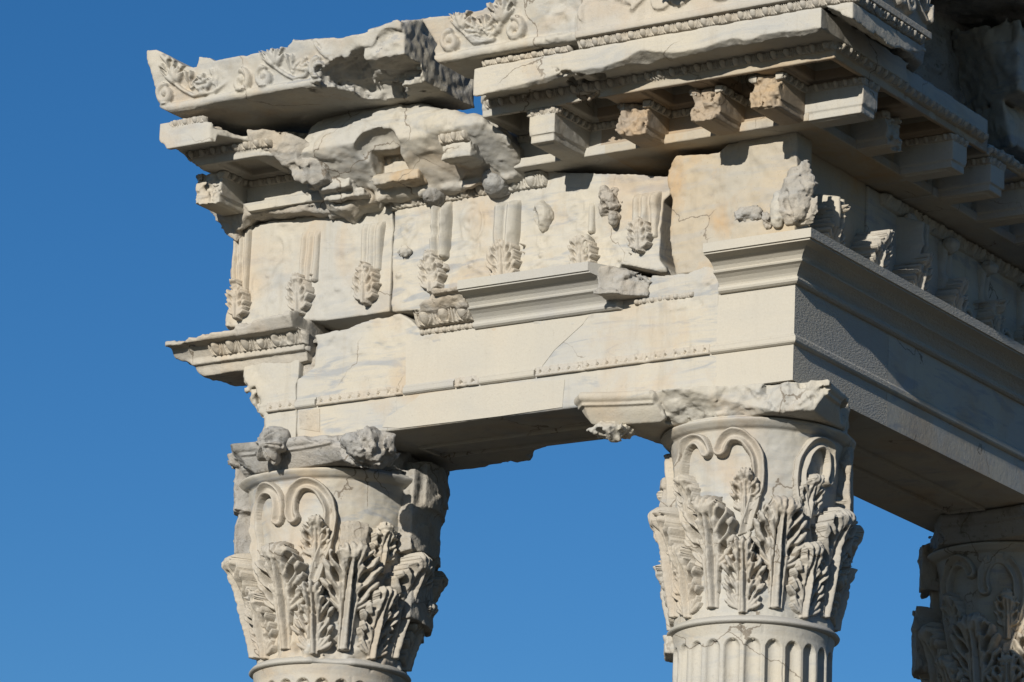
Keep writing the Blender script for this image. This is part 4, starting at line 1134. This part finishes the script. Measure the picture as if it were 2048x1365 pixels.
# rounded, battered cornice stone in the middle
k2 = empty('cornice_block', (-2.5, 0, 1.5), 'rounded and heavily battered cornice stone between the coffered pieces, with scraps of egg moulding', 'cornice', 'cornice blocks')
K2P = [(632, 318), (640, 262), (655, 238), (690, 216), (760, 207), (820, 212), (862, 216), (890, 226), (930, 238), (970, 243), (1010, 262), (1030, 285), (1032, 322), (1015, 345), (950, 352), (900, 362), (850, 372), (790, 384), (740, 392), (705, 400), (690, 402), (665, 425), (632, 408), (630, 360)]
def fk2(g):
    d = g.pXZ(XZ(K2P, -.22))
    n = g.chips(.24, 561, 5, .56); lo_ = g.fbm(.5, 5, 2)
    # bulging front
    zc = 1.66; t = np.clip((g.Z-zc)/.30, -1, 1)
    fr = -.40+.16*np.clip(t, 0, 1)**2+.26*np.clip(-t*1.4, 0, 1)**1.2+.05*lo_
    d = smax(d, fr-g.Y, .05)
    d = np.maximum(d, g.Y-.75)
    c = float(U(775, 345, 1, -.25)[0])
    hole = np.minimum(g.box(c-.10, c+.15, -.42, -.14, 1.49, 1.66), g.ell((c+.02, -.40, 1.62), (.17, .14, .14)))
    d = smax(d, -(hole+.018*n), .01)
    hole2 = g.ell((c+.28, -.3, 1.50), (.16, .10, .09))
    d = smax(d, -(hole2+.02*n), .02)
    c2 = float(U(905, 300, 1, -.35)[0])
    d = smax(d, -(g.ell((c2, -.40, 1.60), (.14, .07, .05))+.012*n), .01)
    return d+.014*n+.016*g.fbm(.22, 76, 2)+.0035*g.fbm(.035, 78, 2)
rock('block', M['old'], (-3.3, -.6, 1.30), (-1.68, .78, 2.06), .0095, fk2, k2)
cc = float(U(660, 335, 1, -.28)[0])
eggs('egg_and_dart', (cc-.08, -.285, 1.585), (1, 0, 0), (0, -1, 0), .19, .048, 2.6, .028, .018, k2, wear=.1, seed=81)
rock('bed_moulding', M['old'], (cc-.14, -.34, 1.38), (cc+.26, .1, 1.60), .0075, lambda g: np.maximum(np.minimum(g.box(cc-.09, cc+.14, -.27, .05, 1.46, 1.585), g.box(cc-.09, cc+.20, -.20, .05, 1.42, 1.47)), -1)+.008*g.chips(.1, 3, 3), k2)
cc = float(U(905, 300, 1, -.38)[0])
eggs('egg_and_dart', (cc-.10, -.375, 1.585), (1, 0, 0), (0, -1, 0), .20, .055, 2.7, .032, .012, k2, wear=.1, seed=82)
rock('bed_moulding', M['old'], (cc-.12, -.42, 1.44), (cc+.16, .0, 1.60), .0075, lambda g: g.box(cc-.08, cc+.12, -.375, -.1, 1.49, 1.575)+.008*g.chips(.1, 13, 3), k2)
cc = float(U(790, 340, 1, -.2)[0])
rock('bed_moulding', M['ochre'], (cc-.2, -.3, 1.42), (cc+.26, .1, 1.56), .0075, lambda g: smax(g.box(cc-.13, cc+.20, -.25, .05, 1.45, 1.53), (-g.Y*.8+g.Z*.6)-1.10, .01)+.008*g.chips(.1, 23, 3), k2)
eggs('egg_and_dart', (cc-.12, -.13, 1.60), (1, 0, 0), (0, -1, 0), .30, .045, 4.5, .02, .012, k2, wear=.2, seed=83)
# side cornice behind the corner stone
k4 = empty('cornice_block', (.2, 3, 1.5), 'dark side cornice running back from the corner stone, ledge broken off, two modillions left', 'cornice', 'cornice blocks')
def fk4(g):
    d = g.prof(CORN)
    d = np.maximum(d, np.maximum(1.36-g.Y, g.Y-6.2))
    for c in (1.75, 2.25, 2.75, 3.25, 3.75, 4.25): d = np.maximum(d, -coffer_cut(g, c, 'side'))
    n = g.chips(.25, 661, 4, .55)
    d = smax(d, g.X-.50+.03*n-.25*np.clip((g.Y-2.6)*2, 0, 1), .02)
    d = smax(d, (g.Z-1.80)*.7+(g.X-.35)*.7+.03*n-.4*np.clip((g.Y-2.6)*2, 0, 1), .02)
    return d
rock('block', M['old'], (-.9, 1.35, 1.44), (.78, 6.2, 1.88), .013, fk4, k4)
for i, c in enumerate((1.50, 2.0, 2.5, 3.0, 3.5, 4.0)):
    modillion(k4, c, M['old'], face='side', seed=51+i, broken=0 if i < 2 else .05)
eggs('egg_and_dart', (.50, 1.37, 1.66), (0, 1, 0), (1, 0, 0), 3.6, .045, 44, .030, .014, k4, wear=.3, seed=84, res=.005)

# ------------------------------------------------------------------ sima (gutter stones with scrollwork)
def scrollwork(A, B, x0, x1, zb, seed, amp=.045, dense=1.0):
    rs = np.random.RandomState(seed); rel = np.zeros(np.broadcast(A, B).shape)
    def ridge(P, wd, hh):
        nonlocal rel
        d = seg_d(A, B, P); rel = np.maximum(rel, hh*np.sqrt(np.clip(1-(d/wd)**2, 0, 1)))
    def pit(x, z, a, b, ang, dp=.05):
        nonlocal rel
        ca, sa = math.cos(ang), math.sin(ang); s = (A-x)*ca+(B-z)*sa; t = -(A-x)*sa+(B-z)*ca
        q = (s/a)**2+(t/b)**2; rel = np.where(q < 1, np.minimum(rel, -dp*(1-q)), rel)
    def fan(x, z, ang, L, sp, nf, hh):
        nonlocal rel
        ca, sa = math.cos(ang), math.sin(ang); s = (A-x)*ca+(B-z)*sa; t = -(A-x)*sa+(B-z)*ca
        rho = np.hypot(s, t)+1e-6; psi = np.arctan2(t, s)/sp; fg = np.abs(np.cos(psi*nf*math.pi/2))
        ins = (np.abs(psi) < 1) & (rho < L*(1-.15*(1-fg)))
        rel = np.where(ins, np.maximum(rel, hh*(.35+.8*rho/L)*(1-.7*np.clip(1.6*(1-fg)-.2, 0, 1))), rel)
    x = x0+.09; k = 0
    while x < x1-.05:
        m = 1 if k % 3 != 1 else -1; r = .058+.012*rs.rand(); cz = zb+.085+.015*rs.rand(); cell = .30*dense*(1+.12*rs.uniform(-1, 1))
        xc = x if m > 0 else x+cell*.55
        bx, bz = xc+m*.085, cz+.055                       # where the stems spring from
        pit(xc, cz, r*1.2, r*1.15, 0, .022)
        ridge(spiral(xc, cz, r, 1.15, m, math.pi/2), .024, amp)
        rel = np.maximum(rel, .8*amp*np.sqrt(np.clip(1-((A-xc)**2+(B-cz)**2)/.018**2, 0, 1)))
        for a_, L_ in ((150, .15), (122, .17), (95, .19), (68, .17), (40, .15)):
            q = R(a_)+rs.uniform(-.08, .08); cv = .35*(1 if a_ > 95 else -1)
            P = [(bx+t*L_*math.cos(q-cv*t*1.2)*m, bz+t*L_*math.sin(q-cv*t*1.2)) for t in np.linspace(.12, 1, 9)]
            ridge(P, .017+.004*rs.rand(), amp*(.75+.3*rs.rand()))
            pit(bx+.6*L_*math.cos(q+.2)*m, bz+.6*L_*math.sin(q+.2), .035, .008, q if m > 0 else math.pi-q, .035)
        # drop-shaped lobe and leaf spray on the far side
        pit(bx+m*.045, cz+.0, .045, .018, R(65)*m, .045)
        fan(bx+m*.10, cz-.01, R(78) if m > 0 else R(102), .12, .50, 3, amp*1.0)
        fan(bx+m*.13, cz+.02, R(10) if m > 0 else R(170), .11, .55, 3, amp*.85)
        pit(bx+m*.15, cz+.075, .04, .013, R(40)*m, .05)
        ridge([(bx, bz-.01), (bx+m*.05, bz-.05), (bx+m*.12, bz-.09), (bx+m*.20, bz-.085), (bx+m*.25, bz-.03)], .013, amp*.7)
        x += cell; k += 1
    return rel
ys1 = -.82
s1 = empty('sima_stone', (-3, -.4, 1.95), 'long tilted gutter stone with worn scrollwork, jutting free at the upper left against the sky', 'gutter stone', 'sima stones')
S1P = [(299, 104), (318, 103), (342, 114), (372, 134), (396, 136), (402, 116), (424, 117), (432, 124), (520, 108), (578, 96), (592, 83), (640, 80), (690, 77), (745, 62), (780, 48), (800, 42), (812, 48), (812, 150), (800, 160), (775, 160), (700, 175), (600, 173), (335, 224), (318, 215), (308, 165)]
def fs1(g):
    zb0 = float(U(335, 222, 1, ys1)[2])
    P = XZ(S1P, ys1)
    d = g.pXZ(P)
    A = g.ax[0][:, None]; B = g.ax[2][None, :]
    x0, x1 = P[0][0], xx(690, 120, ys1)
    rel = scrollwork(A, B, x0+.05, x1, zb0+.01, 5, .042, 1.25)
    mk = lat([g.ax[0], g.ax[2]], .22, 8); worn = np.clip((mk-.10)*3.0, 0, 1)*np.clip((A-x0-.40)*6, 0, 1)
    rel = rel*(1-worn)
    cx1 = xx(640, 140, ys1); xe_ = xx(805, 80, ys1)
    rel = rel*np.clip((cx1+.12-A)*10, 0, 1)
    # S-shaped (cyma) face leaning out towards the top, with a torus at its foot
    zt = np.clip((B-zb0)/.36, 0, 1)
    prf = -.035*np.cos(zt*math.pi)+.030*np.sqrt(np.clip(1-((B-zb0-.028)/.030)**2, 0, 1))
    front = ys1-g.Y-(rel+prf)[:, None, :]+.004*g.n2(.05, 12)
    d = smax(d, front, .004)
    # under the middle the bottom arris is broken away in a long scoop
    n = g.chips(.20, 761, 5, .56)
    xa_ = xx(722, 150, ys1)
    bite = g.ell((xa_, ys1-.05, zb0-.02), (.36, .42, .20))
    bite = np.minimum(bite, g.ell((xa_+.20, ys1-.05, zb0+.03), (.20, .26, .22)))
    d = smax(d, -(bite+.030*n), .012)
    d = smax(d, (g.X-(xe_-.03))*.5-(g.Y-ys1)*.5-.03+.02*n, .01)
    zt_ = float(U(800, 42, 1, ys1)[2])
    d = np.minimum(d, np.maximum(np.maximum(g.box(xe_-.28, xe_, ys1+.02, -.05, zb0+.10, zt_+.4), (g.Z-zt_+.01-.36*(g.Y-ys1))*.94), -(g.X-xe_+.30)*.8-(g.Y-ys1)*.5)+.008*n)
    # soffit rises or falls gently
    d = np.maximum(d, zb0-.0-g.Z+.003*g.n(.10, 14))
    # back edge profile: the stone thins towards the back
    d = np.maximum(d, g.Y+.05)
    # right end sawn square, coarse tooling
    xe = xx(805, 80, ys1)
    d = np.maximum(d, g.X-xe+.006*g.n(.03, 15))
    return d+.0035*n
o1 = rock('block', M['old'], (-4.12, -.95, 1.84), (-2.14, .14, 2.42), .0085, fs1, s1)
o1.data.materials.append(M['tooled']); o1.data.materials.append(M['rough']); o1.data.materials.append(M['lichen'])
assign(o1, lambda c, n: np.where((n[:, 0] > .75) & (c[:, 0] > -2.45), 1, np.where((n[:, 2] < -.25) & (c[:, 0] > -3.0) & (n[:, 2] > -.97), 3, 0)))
# second sima stone
s2 = empty('sima_stone', (-1.6, -.4, 1.95), 'short gutter stone with one deep-drilled scroll, second from the left', 'gutter stone', 'sima stones')
S2P = [(849, 44), (862, 38), (905, 33), (940, 28), (970, 20), (988, 12), (1000, -4), (1180, -30), (1180, 90), (1154, 92), (1080, 99), (960, 112), (875, 126), (866, 118), (862, 98), (870, 88)]
def fs2(g):
    zb0 = float(U(875, 125, 1, ys1)[2]); P = XZ(S2P, ys1)
    d = g.pXZ(P); A = g.ax[0][:, None]; B = g.ax[2][None, :]
    x0 = xx(858, 90, ys1)
    rel = scrollwork(A, B, x0+.06, xx(1080, 60, ys1), zb0+.02, 9, .045, .95)
    zt = np.clip((B-zb0)/.36, 0, 1)
    prf = -.035*np.cos(zt*math.pi)+.030*np.sqrt(np.clip(1-((B-zb0-.028)/.030)**2, 0, 1))
    kill = np.clip((A-xx(1075, 60, ys1))*9, 0, 1); n = g.chips(.20, 861, 4, .56)
    d = smax(d, ys1-g.Y-(rel*(1-kill)+prf)[:, None, :]+.004*g.n2(.05, 22)+.03*kill[:, None, :]+.012*n*kill[:, None, :], .004)
    d = np.maximum(d, np.maximum(zb0-g.Z, g.Y-.12))
    xe = xx(1156, 50, ys1)
    d = np.maximum(d, g.X-xe)
    d = smax(d, (g.Y+.60)*.45-(g.X-x0)*.9-.0+.02*n, .02)
    return d+.003*n
rock('block', M['old'], (-2.12, -.95, 1.84), (-.9, .14, 2.52), .0085, fs2, s2)
# third sima stone: rich, crisp scrolls, cut off by the top of the picture
s3 = empty('sima_stone', (0, -.4, 1.95), 'crisply carved gutter stone with deep scrolls above the egg row at the top edge', 'gutter stone', 'sima stones')
zb3 = 1.918
def fs3(g):
    A = g.ax[0][:, None]; B = g.ax[2][None, :]
    d = g.box(xs3+.004, .79, -.80, .12, zb3, 2.95)  # top carried up out of view to shade the stones behind
    rel = scrollwork(A, B, xs3+.0, .72, zb3+.05, 14, .060, .92)
    rel = np.where(B < zb3+.045, .030, rel)
    mk = lat([g.ax[0], g.ax[2]], .28, 28); worn = np.clip((mk-.45)*4, 0, 1)*(B > zb3+.05)
    rel = rel*(1-worn)
    d = np.maximum(d, -.775-g.Y-rel[:, None, :]+.004*g.n2(.05, 32))
    A2 = g.ax[1][:, None]
    rel2 = scrollwork(A2, B, -.75, .6, zb3+.05, 19, .050, .92); rel2 = np.where(B < zb3+.045, .030, rel2)
    d = np.maximum(d, g.X-.745-rel2[None, :, :])
    return d
def fs3b(g):
    d = fs3(g)
    return d
rock('block', M['carved'], (xs3-.02, -.88, 1.90), (.84, .14, 2.97), .0095, fs3b, s3)
rock('lion_head', M['old'], (xx(1340, 10, -.9)-.2, -1.1, 2.0), (xx(1340, 10, -.9)+.2, -.7, 2.4), .008,
     lambda g: smin(g.ell((xx(1340, 10, -.9), -.86, 2.17), (.13, .11, .12)), g.ell((xx(1340, 10, -.9), -.95, 2.12), (.07, .07, .05)), .04)+.015*g.chips(.08, 6, 4), s3)
# unseen block added to cast shade, then the shaded side stones at top right
pb = empty('shade_block', (-.2, -.4, 3), 'plain upper block resting on the gutter stones above the picture, mostly out of sight', 'stone block')
rock('block', M['old'], (-1.4, -.75, 2.93), (.78, .2, 4.0), .02, lambda g: g.box(-1.3, .74, -.70, .12, 2.96, 3.9)+.01*g.chips(.3, 7, 3), pb)
s4 = empty('sima_stone', (.4, 1.5, 2), 'dark stack of gutter and cornice stones in shade at the upper right corner', 'gutter stone', 'sima stones')
def fs4(g):
    n = g.chips(.25, 961, 4, .55)
    d = smax(g.box(-.6, .60, .16, .62, 1.88, 2.9), (g.Z-2.5)*.0+(g.Y-.50)*.8+(g.X-.42)*.6-.02*n, .02)+.02*n
    w_ = g.box(-.6, -.15, .5, 6.0, 1.88, 3.0)
    d = np.minimum(d, w_+.02*n)
    return d
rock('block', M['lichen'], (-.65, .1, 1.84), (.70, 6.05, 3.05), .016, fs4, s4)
def fs5(g):
    n = g.chips(.22, 962, 4, .55)
    d = np.minimum(g.box(-.2, .34, 2.05, 6.0, 2.30, 2.75), g.box(-.2, .18, 1.75, 6, 2.05, 2.30))
    d = smax(d, -(g.Y-2.10)*.9-(g.X-.2)*.5-(g.Z-2.5)*.4-.04, .02)
    return d+.018*n
s5 = empty('cornice_block', (.2, 3, 2.3), 'far upper cornice stone in shade at the right edge, above the dark hollow', 'cornice', 'cornice blocks')
rock('block', M['veined'], (-.25, 1.65, 2.0), (.45, 6.05, 2.85), .014, fs5, s5)
eggs('egg_and_dart', (.335, 2.15, 2.66), (0, 1, 0), (1, 0, 0), 3.6, .06, 40, .03, .02, s5, wear=.35, seed=85, res=.006)
s6 = empty('cornice_block', (.2, 3, 2.9), 'dark overhanging slab at the very top right edge', 'cornice', 'cornice blocks')
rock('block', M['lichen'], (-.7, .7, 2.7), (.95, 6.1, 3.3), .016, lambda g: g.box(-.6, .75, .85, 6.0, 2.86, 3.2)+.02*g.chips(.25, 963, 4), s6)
